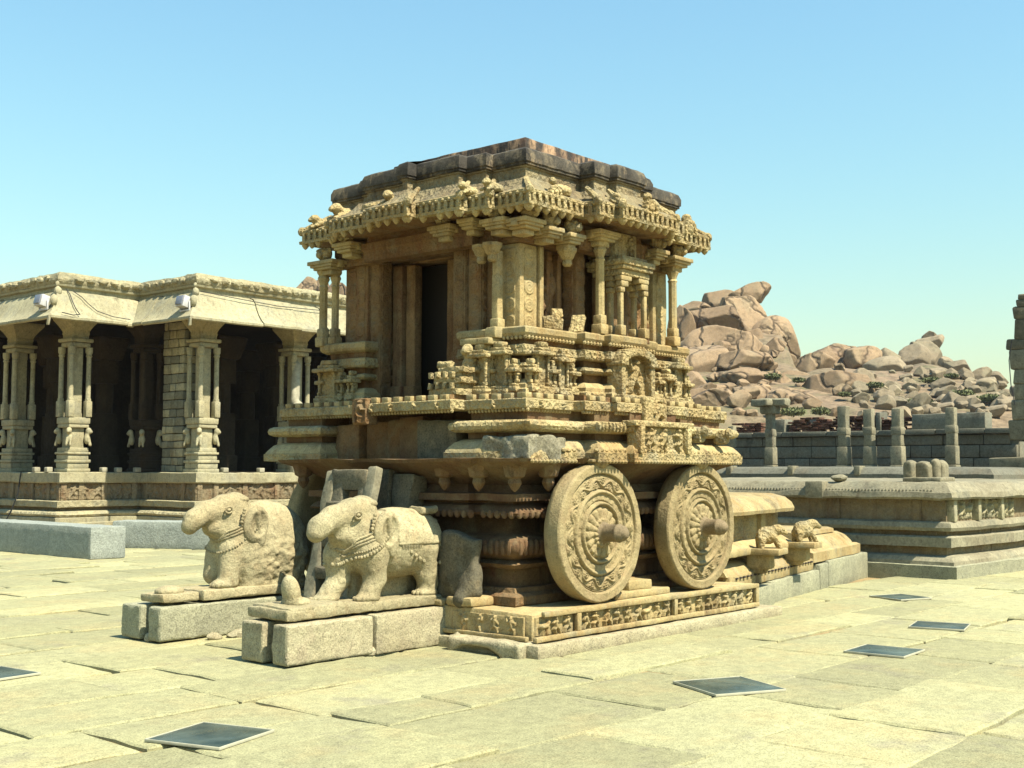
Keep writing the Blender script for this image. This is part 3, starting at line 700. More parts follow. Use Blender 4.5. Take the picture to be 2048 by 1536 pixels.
# low corner turret beside the doorway
b=B()
for k,(s,z0,z1) in enumerate(((.36,2.27,2.33),(.30,2.33,2.38),(.34,2.38,2.44),(.27,2.44,2.48),(.31,2.48,2.53))): b.box((-1.60,-.74-.02*k,(z0+z1)/2),(s*.75,s,z1-z0),.007,.05,rz=.04*(k%3-1))
for k in range(4):
    for z_ in(2.355,2.46): b.box((-1.74,-.86+.09*k,z_),(.05,.035,.06),.006)
b.box((-1.62,-.67,2.555),(.12,.15,.07),.02,.04,rz=.3)
b.obj('corner_turret',SC,ch,jit=.02,freq=11)
b=B()
b.bb(-1.52,-1.30,-1.1,-.74,2.74,2.80,.012,.08);b.bb(-1.46,-1.30,-1.13,-1.0,2.80,2.90,.012,.08);b.bb(-1.46,-1.3,-1.05,-.8,2.68,2.74,.01);b.obj('turret_cornice',SS,ch,jit=.01)
def flion(P):
    d=ell(P,(0,0,.10),(.05,.06,.09)); d=smin(d,ell(P,(-.03,0,.22),(.055,.05,.055)),.04); d=smin(d,cap(P,(-.03,.03,.12),(-.06,.035,0),.022),.02); d=smin(d,cap(P,(-.03,-.03,.12),(-.06,-.035,0),.022),.02)
    d=smin(d,ell(P,(-.075,0,.205),(.03,.03,.025)),.02); return d+.006*fbm(P.reshape(-1,3)*40,3).reshape(P.shape[:-1])
V,q=nets(flion,(-.14,-.1,-.03),(.1,.1,.3),.011)
lm=mesh_from('lion',V,[q],M['carved'],True)
def lion(x,y,z,s,rz,nm='lion_carving',par=None):
    o=bpy.data.objects.new(nm,lm);sc.collection.objects.link(o);o.parent=par or ch;o.location=up((x,y,z));o.scale=(s*KUP,)*3;o.rotation_euler=(0,0,rz)
lion(-1.5,-.86,2.45,1.1,0)
# niche with standing figure in the middle of the side
b=B();U=.52;Hh=.42;fz_=figs(.3,.36,1,12,depth=.07); 
b.bb(-.26,-.19,-1.68,-1.5,2.30,2.62,.012);b.bb(.24,.31,-1.68,-1.5,2.30,2.62,.012);b.bb(-.28,-.17,-1.70,-1.5,2.60,2.64,.008);b.bb(.22,.33,-1.70,-1.5,2.60,2.64,.008)
for k in range(11):
    t=math.pi*k/10; b.box((.025-.25*math.cos(t),-1.62,2.64+.10*math.sin(t)),(.10,.16,.075),.02,ry=0)
b.bb(-.3,.35,-1.72,-1.5,2.27,2.315,.01)
b.obj('niche_frame',SC,ch,jit=.008,freq=8)
b=B();b.hf((-.19,-1.595,2.31),(.43,0,0),(0,0,.40),np.pad(fz_,((3,3),(10,11))));b.obj('standing_figure',SC,ch,smooth=True)
# --- sanctum walls
b=B();b.bb(-.90,-.70,.56,1.05,2.25,3.78,.012,.2);b.bb(-.90,-.70,-1.05,-.12,2.25,3.78,.012,.2);b.bb(-.90,-.70,-.12,.56,3.72,3.78,.012,.2)
b.bb(-.70,1.0,-1.05,-.9,2.25,3.78,.012,.2);b.bb(-.70,1.0,.9,1.05,2.25,3.78,.012,.2);b.bb(.85,1.0,-.9,.9,2.25,3.78,.012,.2);b.obj('sanctum_wall',SW,ch,jit=.008,freq=4)
b=B();b.bb(-.7,.85,-.9,.9,2.20,2.27,.005);b.bb(-.58,-.55,-.85,.85,2.27,3.74,.005);b.obj('sanctum_shade_panel',M['black'],ch)  # floor and added panel in black paint the doorway's darkness
for (y0,y1,x,mt) in((.90,.79,-.97,SR),(.70,.56,-1.0,SR),(.55,.42,-.95,SW),(-.03,-.16,-.95,SW)):
    b=B();b.bb(x,-.85,y1,y0,2.27,3.7,.012,.12);b.bb(x-.03,-.85,y1-.015,y0+.015,2.27,2.45,.012,.12);b.obj('door_jamb',mt,ch,jit=.008)
b=B();b.bb(-1.02,-.75,-.25,.95,3.74,3.84,.01,.12);b.bb(-1.06,-.8,-.2,.9,3.775,3.80,.008);b.obj('door_lintel',SR,ch,jit=.01)
# medallion strip for pillar faces
def med(Hh,Wd=.13,res=.008,d=.012):
    nu,nv=int(Wd/res),int(Hh/res);X,Y=np.meshgrid((np.arange(nu)+.5)*res-Wd/2,(np.arange(nv)+.5)*res)
    q=(Y%.16)-.08;r=np.hypot(X,q);Z=d*(np.exp(-((r-.055)/.008)**2)+np.exp(-((r-.03)/.012)**2)+.8*np.exp(-(r/.012)**2))
    return Z+.002*fbm(np.stack([X.ravel()*60,Y.ravel()*60,X.ravel()*0],-1),1,2).reshape(X.shape)
def pillar(x0,x1,y0,y1,z0,z1,mt=None,medal=True,basez=.0):
    b=B();b.bb(x0,x1,y0,y1,z0,z1,.014,.16)
    if basez: b.bb(x0-.02,x1+.02,y0-.02,y1+.02,z0,z0+basez,.012,.16)
    o=b.obj('pillar',mt or SW,ch,jit=.006,freq=5)
    if medal:
        m=B()
        w=min(x1-x0,.15)-.02; cx=(x0+x1)/2; m.hf((cx-w/2,y0+.002,z0+.04),(w,0,0),(0,0,z1-z0-.08),med(z1-z0-.08,w)+.004)
        w=min(y1-y0,.15)-.02; cy=(y0+y1)/2; m.hf((x0+.002,cy+w/2,z0+.04),(0,-w,0),(0,0,z1-z0-.08),med(z1-z0-.08,w)+.004)
        m.obj('medallion_strip',mt or SW,o,smooth=True)
    return o
pillar(-1.20,-1.02,-.51,-.35,2.27,3.78); pillar(-1.17,-1.0,-.69,-.52,2.27,3.78)
pillar(-1.20,-1.0,.86,1.07,2.27,3.78); pillar(-1.17,-1.0,.70,.85,2.27,3.78)
pillar(-1.20,-.95,-1.20,-.96,2.85,3.70,SS); pillar(-1.2,-.95,.98,1.2,2.85,3.7)
b=B();b.bb(-.93,-.87,-1.22,-1.1,2.85,3.7,.01,.15);b.obj('pilaster',SS,ch,jit=.006)
pillar(.98,1.24,-1.20,-.96,2.85,3.72,SS); pillar(-.42,-.28,-1.25,-1.05,2.85,3.72); pillar(.30,.44,-1.25,-1.05,2.85,3.72)
b=B();b.bb(-.9,-.45,-1.10,-1.02,2.85,3.75,.01,.2);b.obj('wall_panel',SW,ch,jit=.01);b=B();b.bb(.5,1.0,-1.12,-1.02,2.85,3.75,.01,.2);b.obj('wall_panel',SW,ch,jit=.01)
for x in(-.86,-.72,-.56,.56,.70,.84):
    b=B();b.bb(x-.022,x+.022,-1.15,-1.08,2.9,3.66,.006,.2);b.bb(x-.034,x+.034,-1.165,-1.08,2.9,2.98,.006);b.bb(x-.036,x+.036,-1.17,-1.08,3.60,3.68,.008);b.obj('pilaster',SW if x<0 else SS,ch,jit=.005)
for y in(-.86,-.93,1.12):
    b=B();b.bb(-1.05,-.98,y-.02,y+.02,2.3,3.68,.006,.2);b.obj('pilaster',SW,ch,jit=.005)
b=B();b.bb(-1.10,-.95,-.955,-.70,2.3,3.72,.01,.2);b.obj('wall_panel',SW,ch,jit=.008)
for (x0,x1,y,n) in((-.88,-.60,-1.102,1),(.52,.95,-1.122,2)):
    b=B();b.hf((x0,y,2.95),(x1-x0,0,0),(0,0,.55),figs(x1-x0,.55,n,int(910+x0*10),.008,.05)+.004);b.obj('relief_figure',SW,ch,smooth=True)
for (x0,x1,o) in((-1.24,-.58,0),(-.53,.53,.12),(.58,1.24,0)):
    b=B();b.hf((x0,-1.272-o,3.725),(x1-x0,0,0),(0,0,.08),figs(x1-x0,.08,int((x1-x0)/.08),int(950+x0*9),.006,.02));b.obj('architrave_relief',SW,ch,smooth=True)
b=B();b.hf((-1.262,-.78,3.725),(0,-.46,0),(0,0,.08),figs(.46,.08,5,977,.006,.02));b.obj('architrave_relief',SW,ch,smooth=True)
# colonnettes
def colonnette(x,y,z0,z1,r=.042,mt=None):
    b=B();H_=z1-z0
    b.box((x,y,z0+.05),(r*2.9,r*2.9,.10),.012); b.box((x,y,z0+.14),(r*2.3,r*2.3,.1),.012)
    b.lathe((x,y,z0+.17),[(r*1.05,0),(r,.03),(r*.95,H_-.36),(r*1.15,H_-.34),(r*.9,H_-.32),(r*1.2,H_-.28),(r*1.5,H_-.25),(r*1.2,H_-.22),(r*1.7,H_-.19),(r*1.7,H_-.17)],8)
    b.obj('colonnette',mt or SS,ch,jit=.004,freq=7)
colonnette(-.30,-1.45,2.90,3.80);colonnette(1.08,-1.38,2.9,3.76);colonnette(-1.33,1.40,2.88,3.68);colonnette(-1.27,1.28,2.88,3.68,.038)
b=B();b.box((-1.31,-1.02,3.14),(.075,.075,.52),.008,.1);b.box((-1.31,-1.02,2.94),(.1,.1,.10),.01);b.box((-1.31,-1.02,3.5),(.07,.07,.25),.008);b.obj('broken_colonnette',SS,ch,jit=.006)
for (x,y) in((-1.33,-.84),(-.70,-1.36),(-1.36,-1.0)):
    b=B();b.lathe((x,y,3.52),[(.03,0),(.045,.02),(.04,.06),(.06,.08),(.075,.12),(.09,.14),(.09,.17)],8);b.obj('lotus_bud',SS,ch,jit=.006)
# aedicule in the middle of the side
b=B();b.bb(-.14,.42,-1.62,-1.15,3.60,3.66,.015,.1);b.bb(-.12,.40,-1.60,-1.15,3.56,3.60,.01,.1);b.bb(-.08,.36,-1.56,-1.15,3.66,3.70,.012,.1);b.bb(-.10,.38,-1.57,-1.2,3.50,3.56,.01,.1)
b.obj('aedicule_roof',SC,ch,jit=.008)
for x in(-.06,.34):
    for y in(-1.52,-1.40):
        b=B();b.box((x,y,2.96),(.085,.085,.10),.01);b.box((x,y,3.17),(.05,.05,.34),.008);b.box((x,y,3.36),(.075,.07,.05),.01);b.box((x+(.03 if x<0 else -.03),y,3.42),(.12,.08,.06),.012);b.box((x+(.05 if x<0 else -.05),y,3.475),(.18,.09,.05),.012);b.obj('aedicule_pillar',SS,ch,jit=.005)
b=B();b.bb(-.12,.4,-1.55,-1.15,2.86,2.91,.01,.1);b.bb(-.1,.38,-1.3,-1.2,2.9,3.5,.01,.15);b.obj('aedicule_back',SW,ch,jit=.008)
b=B();b.bb(-.05,.33,-1.45,-1.1,3.70,3.95,.02,.1);b.hf((.0,-1.455,3.72),(.3,0,0),(0,0,.2),figs(.3,.2,1,66,depth=.04));b.obj('carved_block',SC,ch,jit=.006)
for (c_,z_,ry_,rz_) in(((-.78,-1.26,2.97),(.20,.15,.13),.1,.4),((-.76,-1.27,3.06),(.12,.11,.08),.25,.9),((-.50,-1.33,2.99),(.05,.13,.20),.5,.3)):
    b=B();b.box(c_,z_,.008,.05,rz=rz_,ry=ry_);b.obj('broken_statue_fragment',SC,ch,jit=.03,freq=9)
# --- beams, brackets, eaves
pb=plan(1.26,1.27,[(.55,.12)],[(-.75,.75,.10)])
b=B();b.sweep(pb,[(-.12,3.70),(.0,3.705),(.0,3.80),(.02,3.82),(.02,3.89),(-.02,3.90),(-.04,4.06)],.12);b.obj('architrave',SW,ch,jit=.008)
pe=plan(1.52,1.58,[(.72,.18),(.47,.27)],[(-1.17,1.05,.09),(-.92,.88,.20),(-.36,.25,.32)],rear=[(-.9,.9,.2)])
b=B();b.sweep(pe,[(-.60,4.06),(-.42,4.05),(-.22,4.01),(-.09,3.965),(-.05,3.96)],.1);b.obj('eave_soffit',SW,ch,jit=.01)
b=B();b.sweep(pe,[(-.06,3.955),(.0,3.96),(.004,3.99),(-.022,3.992),(-.022,4.075),(.004,4.078),(.004,4.10),(-.03,4.115),(-.05,4.118)],.08);ev=b.obj('eave_fascia',SC,ch,jit=.007,freq=5)
b=B();b.sweep(pe,[(-.03,4.11),(-.07,4.135),(-.12,4.165),(-.17,4.21),(-.21,4.27),(-.26,4.285)],.08);b.obj('eave_slope',M['stained'],ch,jit=.015,freq=6)
def along(P,sp,inset=.0,skip=()):
    """yield points along plan edges on the visible sides"""
    n=len(P)
    for i in range(n):
        a=np.array(P[i]);e=np.array(P[(i+1)%n])-a;L=np.linalg.norm(e)
        if L<.05: continue
        t=e/L;nr=np.array([t[1],-t[0]])
        if nr[0]>.5 or nr[1]>.5: continue
        k=max(1,int(round(L/sp)))
        for j in range(k):
            yield a+t*(L*(j+.5)/k),nr,t,L/k
pier=B();pend=B();boss=B()
for p,nr,t,s_ in along(pe,.085):
    c=p-nr*.012; sx=abs(t[0])*s_*.5+abs(nr[0])*.03;sy=abs(t[1])*s_*.5+abs(nr[1])*.03
    pier.box((c[0]+t[0]*s_*.25,c[1]+t[1]*s_*.25,4.033),(sx,sy,.09),.006)
    boss.sph((p[0]-nr[0]*.005-t[0]*s_*.2,p[1]-nr[1]*.005-t[1]*s_*.2,4.076),(.024,.024,.022),6,4)
for p,nr,t,s_ in along(pe,.115):
    if rng.random()<.08: continue
    pend.lathe((p[0]-nr[0]*.04,p[1]-nr[1]*.04,3.905),[(.003,0),(.018,.012),(.034,.035),(.038,.065)],8)
pier.obj('window_pier_row',SC,ch,jit=.006)['kind']='stuff';boss.obj('arch_boss_row',SC,ch)['kind']='stuff';pend.obj('pendant_row',SS,ch,jit=.004)['kind']='stuff'
# sculpted gables and animals on the eave slope
def gable(x,y,fx,fy,s=1.0):
    b=B();tx,ty=-fy,fx
    for k in range(9):
        t=math.pi*k/8;u=-.085*math.cos(t)*s;v=.10*math.sin(t)*s
        b.box((x+tx*u,y+ty*u,4.09+v),(.045*s+.03*abs(fx),.045*s+.03*abs(fy),.045*s),.012)
    b.sph((x,y,4.13),(.05*s,.05*s,.06*s));b.sph((x-.03*fx,y-.03*fy,4.24*1),(.05*s,.05*s,.05*s))
    b.obj('eave_gable',SC,ch,jit=.012,freq=12)
gable(.0,-1.83,0,-1,1.0);gable(1.12,-1.56,0,-1,1.15);gable(-1.12,-1.55,0,-1,.8)
def fcr(P):
    d=ell(P,(.02,0,.06),(.13,.055,.06)); d=smin(d,ell(P,(-.10,0,.105),(.05,.048,.048)),.04); d=smin(d,ell(P,(-.145,0,.09),(.03,.03,.025)),.02)
    for sg in(-1,1): d=smin(d,cap(P,(-.05,.045*sg,.05),(-.14,.05*sg,.012),.02),.015); d=smin(d,ell(P,(.08,.05*sg,.05),(.05,.03,.045)),.02)
    return d+.010*fbm(P.reshape(-1,3)*30,3).reshape(P.shape[:-1])
V,q=nets(fcr,(-.22,-.12,-.03),(.2,.12,.2),.011)
cm=mesh_from('crouching_animal',V,[q],M['carved'],True)
def crouch(x,y,z,s,rz):
    o=bpy.data.objects.new('crouching_animal_carving',cm);sc.collection.objects.link(o);o.parent=ch;o.location=up((x,y,z));o.scale=(s*KUP,)*3;o.rotation_euler=(0,0,rz)
for a in((-1.62,-.93,4.10,.8,.1),(-1.55,-1.17,4.11,.8,.0),(-1.62,.05,4.13,1.0,.25),(-1.5,.86,4.11,1.2,-.2),(-1.42,1.30,4.10,1.0,-.5),(-.42,-1.66,4.11,.75,1.5),(.62,-1.60,4.11,.8,1.2)): crouch(*a)
# scroll ridges running up the slope at the projecting corners
for (x,y,dx,dy) in((-1.52,-1.58,1,1),(-1.61,-1.17,1,.6),(-1.72,-.92,1,.5),(-1.84,-.36,1,.4),(-.72,-1.76,.5,1),(-.47,-1.85,.4,1),(.47,-1.85,-.4,1),(1.52,-1.58,-1,1),(-1.61,1.05,1,-.4),(-1.52,1.58,1,-1)):
    t=np.linspace(0,1,7);b=B();b.tube(np.stack([x+dx*.24*t,y+dy*.24*t,4.09+.17*t**1.6+.03*np.sin(t*3)],-1),.036-.012*t,7);b.sph((x+dx*.02,y+dy*.02,4.10),(.045,.045,.05),8,6);b.obj('corner_ridge',SC,ch,jit=.015,freq=12)
mb=B()
for (x,y,z,r) in((-1.55,.4,4.17,(.10,.16,.07)),(-1.45,.9,4.16,(.1,.2,.09)),(-.9,-1.45,4.2,(.15,.08,.06)),(.7,-1.5,4.2,(.2,.1,.07)),(1.3,-1.4,4.2,(.12,.1,.06)),(-1.4,-.7,4.2,(.08,.2,.05)),(.25,-1.68,4.19,(.16,.09,.08))): mb.sph((x,y,z),r,14,9)
mb.obj('worn_eave_sculpture',SC,ch,jit=.05,freq=9)
b=B();b.sweep(pe,[(-.27,4.25),(-.27,4.38),(-.255,4.385),(-.255,4.41)],.1);b.obj('roof_neck',M['stained'],ch,jit=.012,freq=4)
b=B();b.sweep(pe,[(-.29,4.395),(-.245,4.398),(-.236,4.404),(-.236,4.425),(-.225,4.43),(-.225,4.50),(-.245,4.55),(-.29,4.575),(-.36,4.585),(-.5,4.60)],.07);b.obj('roof_slab',M['dark'],ch,jit=.014,freq=4)
b=B();b.bb(-.80,.80,-.92,.92,4.58,4.83,.02,.12);b.obj('roof_cap',M['darktop'],ch,jit=.012,freq=4)
def bracket(x,y,z,fx,fy,w=.30,head=True):
    b=B();tx,ty=abs(fy),abs(fx)
    def bo(v,z0,z1,du,dv,bev): b.box((x+fx*v,y+fy*v,z+(z0+z1)/2),(tx*du+(1-tx)*dv,ty*du+(1-ty)*dv,z1-z0),bev)
    bo(0,.055,.095,w,.27,.006);bo(0,.03,.055,w*.86,.24,.006);bo(0,.0,.03,w*.7,.2,.008);bo(-.02,-.05,.0,w*.5,.15,.01)
    for sg in(-1,1): b.box((x+tx*sg*w*.42,y+ty*sg*w*.42,z+.045),(.07,.07,.05),.008)
    b.obj('corbel_bracket',SS,ch,jit=.008,freq=8)
    if head:
        lionh(x+fx*.06,y+fy*.06,z+.1,fx,fy)
def lionh(x,y,z,fx,fy):
    b=B();tx,ty=-fy,fx
    b.sph((x,y,z+.065),(.075+.02*abs(tx),.075+.02*abs(ty),.075),12,8);b.sph((x+fx*.07,y+fy*.07,z+.05),(.04,.04,.04),8,6)
    for sg in(-1,1): b.sph((x+tx*.075*sg,y+ty*.075*sg,z+.10),(.03,.03,.035),8,6);b.sph((x+fx*.06+tx*.04*sg,y+fy*.06+ty*.04*sg,z+.095),(.018,.018,.018),6,5)
    b.obj('lion_head',SC,ch,jit=.012,freq=14)
for a in((-1.36,-.43,3.82,-1,0),(-1.36,-.77,3.84,-1,0,.2),(-1.36,-1.10,3.80,-1,0),(-1.30,-1.34,3.78,0,-1),(-1.02,-1.36,3.74,0,-1,.24),(-.72,-1.38,3.72,0,-1,.24),(-.30,-1.45,3.80,0,-1,.34,False),(.68,-1.40,3.76,0,-1,.24),(1.10,-1.38,3.74,0,-1,.36),(1.32,-1.2,3.8,0,-1,.2),(-1.33,1.32,3.68,-1,0,.4),(-1.36,.95,3.82,-1,0)): bracket(*a)

KUP=1.0;JS=.7
# ------------------------------------------------------------------ elephant statues on granite plinth blocks
EM=M['elephant']
def sh3(P,f): return f(P.reshape(-1,3)).reshape(P.shape[:-1])
def elephant(y0,near):
    e=thing('elephant_statue','standing stone elephant with saddle cloth and broken trunk, nearest the wheels' if near else 'eroded stone elephant with solid rough flank, left of the other elephant','elephant statue',(-2.4,y0,.35),group='stone elephants before the chariot')
    global XO
    Y=y0; XO=.11 if near else .16
    def head(P):
        d=ell(P,(-2.50,Y,1.15),(.19,.155,.18))
        d=smin(d,ell(P,(-2.47,Y-.06,1.255),(.15,.085,.095)),.04)
        d=smin(d,ell(P,(-2.47,Y+.06,1.255),(.15,.085,.095)),.04)
        d=smin(d,cap(P,(-2.56,Y,1.21),(-2.76,Y,1.17),.122,.112),.05)
        d=smin(d,cap(P,(-2.76,Y,1.17),(-2.895,Y,1.10),.112,.10),.03)
        d=smin(d,cap(P,(-2.895,Y,1.105),(-2.94,Y,1.05),.098,.082),.03)
        d=smin(d,ell(P,(-2.62,Y,1.025),(.165,.12,.105)),.04)
        return d
    def body(P):
        if near:
            d=ell(P,(-2.02,Y,.93),(.58,.24,.31))
            d=smin(d,ell(P,(-2.38,Y,.95),(.24,.23,.27)),.08)
            d=smin(d,ell(P,(-1.78,Y,.95),(.36,.235,.22)),.08)
            for (x,dy,xf) in((-2.42,-.15,-2.46),(-2.62,.10,-2.72),(-1.78,-.15,-1.74),(-1.82,.14,-1.84)):
                d=smin(d,cap(P,(x,Y+dy,.85),(x+.03,Y+dy,.64),.125,.10),.07)
                d=smin(d,cap(P,(x+.03,Y+dy,.64),(xf,Y+dy,.50),.098,.085),.03)
                d=smin(d,ell(P,(xf-.02,Y+dy,.475),(.13,.10,.045)),.03)
            d=smin(d,bx(P,(-2.05,Y+.1,.66),(.42,.05,.24),.04),.05)     # stone left between the legs
            d=np.maximum(d,P[...,0]+1.60)
        else:
            d=ell(P,(-2.06,Y,.85),(.54,.25,.43))
            d=smin(d,ell(P,(-2.36,Y,.95),(.26,.23,.28)),.08)
            d=smin(d,bx(P,(-2.02,Y,.58),(.40,.215,.24),.10),.12)
            d=smin(d,cap(P,(-2.52,Y-.10,.80),(-2.56,Y-.11,.56),.12,.105),.06)
            d=smin(d,cap(P,(-2.52,Y+.12,.80),(-2.56,Y+.12,.56),.12,.105),.06)
            d=smin(d,ell(P,(-2.60,Y-.11,.48),(.15,.11,.06)),.04)
        return d
    def full(P):
        d=smin(body(P),head(P),.09)
        # mouth cut and broken trunk hollow
        d=np.maximum(d,-cap(P,(-2.83,Y-.22,.985),(-2.79,Y+.22,.985),.055,.05))
        d=np.maximum(d,-cap(P,(-2.82,Y-.2,1.085),(-2.66,Y-.2,1.11),.012,.012))
        d=np.maximum(d,-ell(P,(-2.80,Y-.15,1.045),(.065,.07,.035),ry=.3))
        n=sh3(P,lambda q:fbm(q*9,5,2))
        d=d+.008*n+.004*sh3(P,lambda q:fbm(q*26,6,2))
        if not near:
            f=np.clip((1.15-P[...,2])/.5,0,1)*np.clip((P[...,0]+2.5)/.35,0,1); d=d+f*.034*sh3(P,lambda q:fbm(q*np.array([14,14,22]),8,3))
        return d
    V,q=nets(full,(-3.15,Y-.42,.38),(-1.4,Y+.42,1.45),.0135)
    b=B();b.add(V,q);b.obj('body',EM,e,smooth=True)
    ys=Y-.175
    # crown cap, eye, ear
    V,q=nets(lambda P:smin(ell(P,(-2.42,Y,1.295),(.15,.135,.055)),ell(P,(-2.42,Y,1.32),(.09,.085,.05)),.02),(-2.7,Y-.2,1.2),(-2.2,Y+.2,1.42),.014);b=B();b.add(V,q);b.obj('crown_cap',EM,e,smooth=True)
    b=B();th=np.linspace(0,2*math.pi,15)
    b.tube(np.stack([-2.60+.042*np.cos(th),np.full(15,Y-.160),1.20+.030*np.sin(th)],-1),.009,6);b.sph((-2.60,Y-.156,1.20),(.022,.022,.017));b.obj('eye',EM,e)
    def fear(P):
        d=ell(P,(-2.32,ys-.045,1.05),(.15,.06,.19),ry=-.2); d=np.maximum(d,-ell(P,(-2.30,ys-.10,1.06),(.105,.055,.135),ry=-.2)); d=smin(d,cap(P,(-2.31,ys-.065,1.17),(-2.29,ys-.055,.98),.028,.016),.015)
        d=smin(d,ell(P,(-2.25,ys-.055,.90),(.045,.03,.085),ry=-.2),.03); return d
    V,q=nets(fear,(-2.55,ys-.16,.75),(-2.05,ys+.06,1.33),.0125);b=B();b.add(V,q);b.obj('ear',EM,e,smooth=True)
    b=B()
    for k in range(5): b.sph((-2.455-.008*k,ys-.04,1.20-.03*k),(.018,.018,.018),7,5)
    b.obj('ear_ornament',EM,e)
    for (fx,fy) in(((-2.49,Y-.15),(-2.77,Y+.10),(-1.77,Y-.15)) if near else ((-2.63,Y-.11),)):
        b=B()
        for k in range(4): b.sph((fx-.085-.03*(1-abs(k-1.5)/1.5),fy-.055+.037*k,.475),(.022,.02,.022),6,5)
        b.obj('toenails',EM,e)
    # necklaces
    def ring(zt,zb,xt,xb,ry,n,rad,beads,span=(.15,1.25)):
        bb_=B();pts=[]
        for t in np.linspace(span[0]*math.pi,span[1]*math.pi,n):
            # loop from the back of the neck down under the chest
            c=math.cos(t);s=math.sin(t); k=(1-c)/2
            x=xt+(xb-xt)*k; z=zt+(zb-zt)*k; pts.append((x,Y-ry*s,z))
        P=np.array(pts)
        # snap to surface
        for it in range(14):
            dd=full(P[None])[0]; g=np.stack([(full((P+ee)[None])[0]-full((P-ee)[None])[0])/.02 for ee in(np.array([.01,0,0]),np.array([0,.01,0]),np.array([0,0,.01]))],-1); g/=np.linalg.norm(g,axis=1,keepdims=True)+1e-9
            P=P-g*np.clip(dd-rad*.3,-.05,.05)[:,None]*.8
        if beads:
            for p in P: bb_.sph(p,(rad,rad,rad),8,6)
        else: bb_.tube(P,rad,6)
        return bb_
    for (zt,zb,xt,xb) in((1.20,.98,-2.26,-2.60),(1.17,.95,-2.24,-2.60),(1.15,.92,-2.22,-2.60)): ring(zt,zb,xt,xb,.26,30,.010,False).obj('collar_ring',EM,e)
    ring(1.15,.78,-2.12,-2.66,.30,34,.017 if near else .011,True).obj('bead_garland',EM,e)
    if near:
        ring(1.12,.85,-2.10,-2.64,.30,44,.010,True).obj('bead_garland',EM,e)
        # saddle cloth hugging the flank
        V,q=nets(lambda P:np.maximum(np.maximum(full(P)-.014,-(full(P)+.03)),bx(P,(-1.90,Y,1.12),(.285,.4,.20),.01)),(-2.25,Y-.32,.86),(-1.55,Y+.32,1.36),.014)
        b=B();b.add(V,q);b.obj('saddle_cloth',EM,e,smooth=True)
        b=B()
        for x_ in np.linspace(-2.14,-1.66,26): b.box((x_,Y-.246+.02*abs(x_+1.95),.925),(.012,.014,.05),.003)
        b.obj('saddle_fringe',EM,e)['kind']='stuff'
        b=B()
        for t in np.linspace(0,1,9): b.sph((-2.02+.42*t,Y-.235,.86-.10*math.sin(t*2.4)-.03*t),(.02,.016,.02),7,5)
        b.obj('flank_garland',EM,e)
        b=B();b.box((-1.72,Y-.08,1.22),(.22,.16,.07),.02,.05);b.box((-1.60,Y+.05,.98),(.10,.34,.36),.05,.06);b.box((-1.60,Y-.12,.60),(.13,.16,.26),.04,.05);b.obj('broken_rump_stone',EM,e,jit=.03,freq=9)
        XO=0.0
        b=B();b.bb(-3.33,-1.47,Y-.25,Y+.28,.365,.455,.02,.07);b.bb(-3.30,-2.66,Y-.24,Y+.26,.43,.475,.02,.07);b.obj('base_slab',EM,e,jit=.02,freq=6)
        XO=.08
        V,q=nets(lambda P:np.maximum(smin(ell(P,(-3.19,Y-.02,.58),(.075,.085,.14),ry=.25),ell(P,(-3.12,Y,.48),(.13,.12,.05)),.04),-cap(P,(-3.24,Y-.12,.52),(-3.16,Y-.11,.70),.014,.01)),(-3.35,Y-.2,.4),(-2.9,Y+.2,.8),.0125);b=B();b.add(V,q);b.obj('trunk_tip',EM,e,smooth=True)
    else:
        XO=0.0
        b=B();b.bb(-2.78,-1.7,Y-.25,Y+.26,.355,.45,.02,.08);b.bb(-3.20,-2.80,Y-.22,Y+.16,.36,.44,.02,.08);b.obj('base_slab',EM,e,jit=.018,freq=6)
        V,q=nets(lambda P:ell(P,(-3.02,Y-.05,.45),(.14,.13,.055)),(-3.3,Y-.3,.35),(-2.8,Y+.2,.6),.0125);b=B();b.add(V,q);b.obj('trunk_tip',EM,e,smooth=True)
elephant(-.30,True);elephant(1.62,False);XO=0.0
def block(name,x0,x1,y0,y1,z0,z1,mat,label,cat='stone block',group=None,bev=.018,jit=.014,seg=.07):
    b=B();b.bb(x0,x1,y0,y1,z0,z1,bev,seg);o=b.obj(name,mat,None,jit=jit,freq=4.5);return tag(o,label,cat,group)
GB='granite blocks under the elephants'
def slotted(x0,x1,y0,y1,ya,yb_,z1,xs,mat,lab):
    V,q=nets(lambda P:np.maximum(bx(P,((x0+x1)/2,(y0+y1)/2,.02+z1/2-.01),((x1-x0)/2,(y1-y0)/2,(z1-.02)/2),.012),-bx(P,(x0,(ya+yb_)/2,.15),(xs,(yb_-ya)/2,.5),.01))+.006*sh3(P,lambda w_:fbm(w_*9,3)),(x0-.05,y0-.05,-.01),(x1+.05,y1+.05,z1+.05),.0165)
    b=B();b.add(V,q);o=b.obj('plinth_block',mat,None);tag(o,lab,'stone block',GB)
slotted(-3.39,-2.45,-.63,-.02,-.43,-.31,.345,.35,M['granite_warm'],'front slotted granite block under the near elephant')
slotted(-3.27,-1.55,1.34,1.98,1.53,1.66,.33,.30,M['granite'],'greenish slotted granite block under the far elephant')
block('plinth_block',-2.43,-1.50,-.63,-.02,.01,.35,M['granite_warm'],'wide granite block under the near elephant, next to the figure frieze',group=GB)
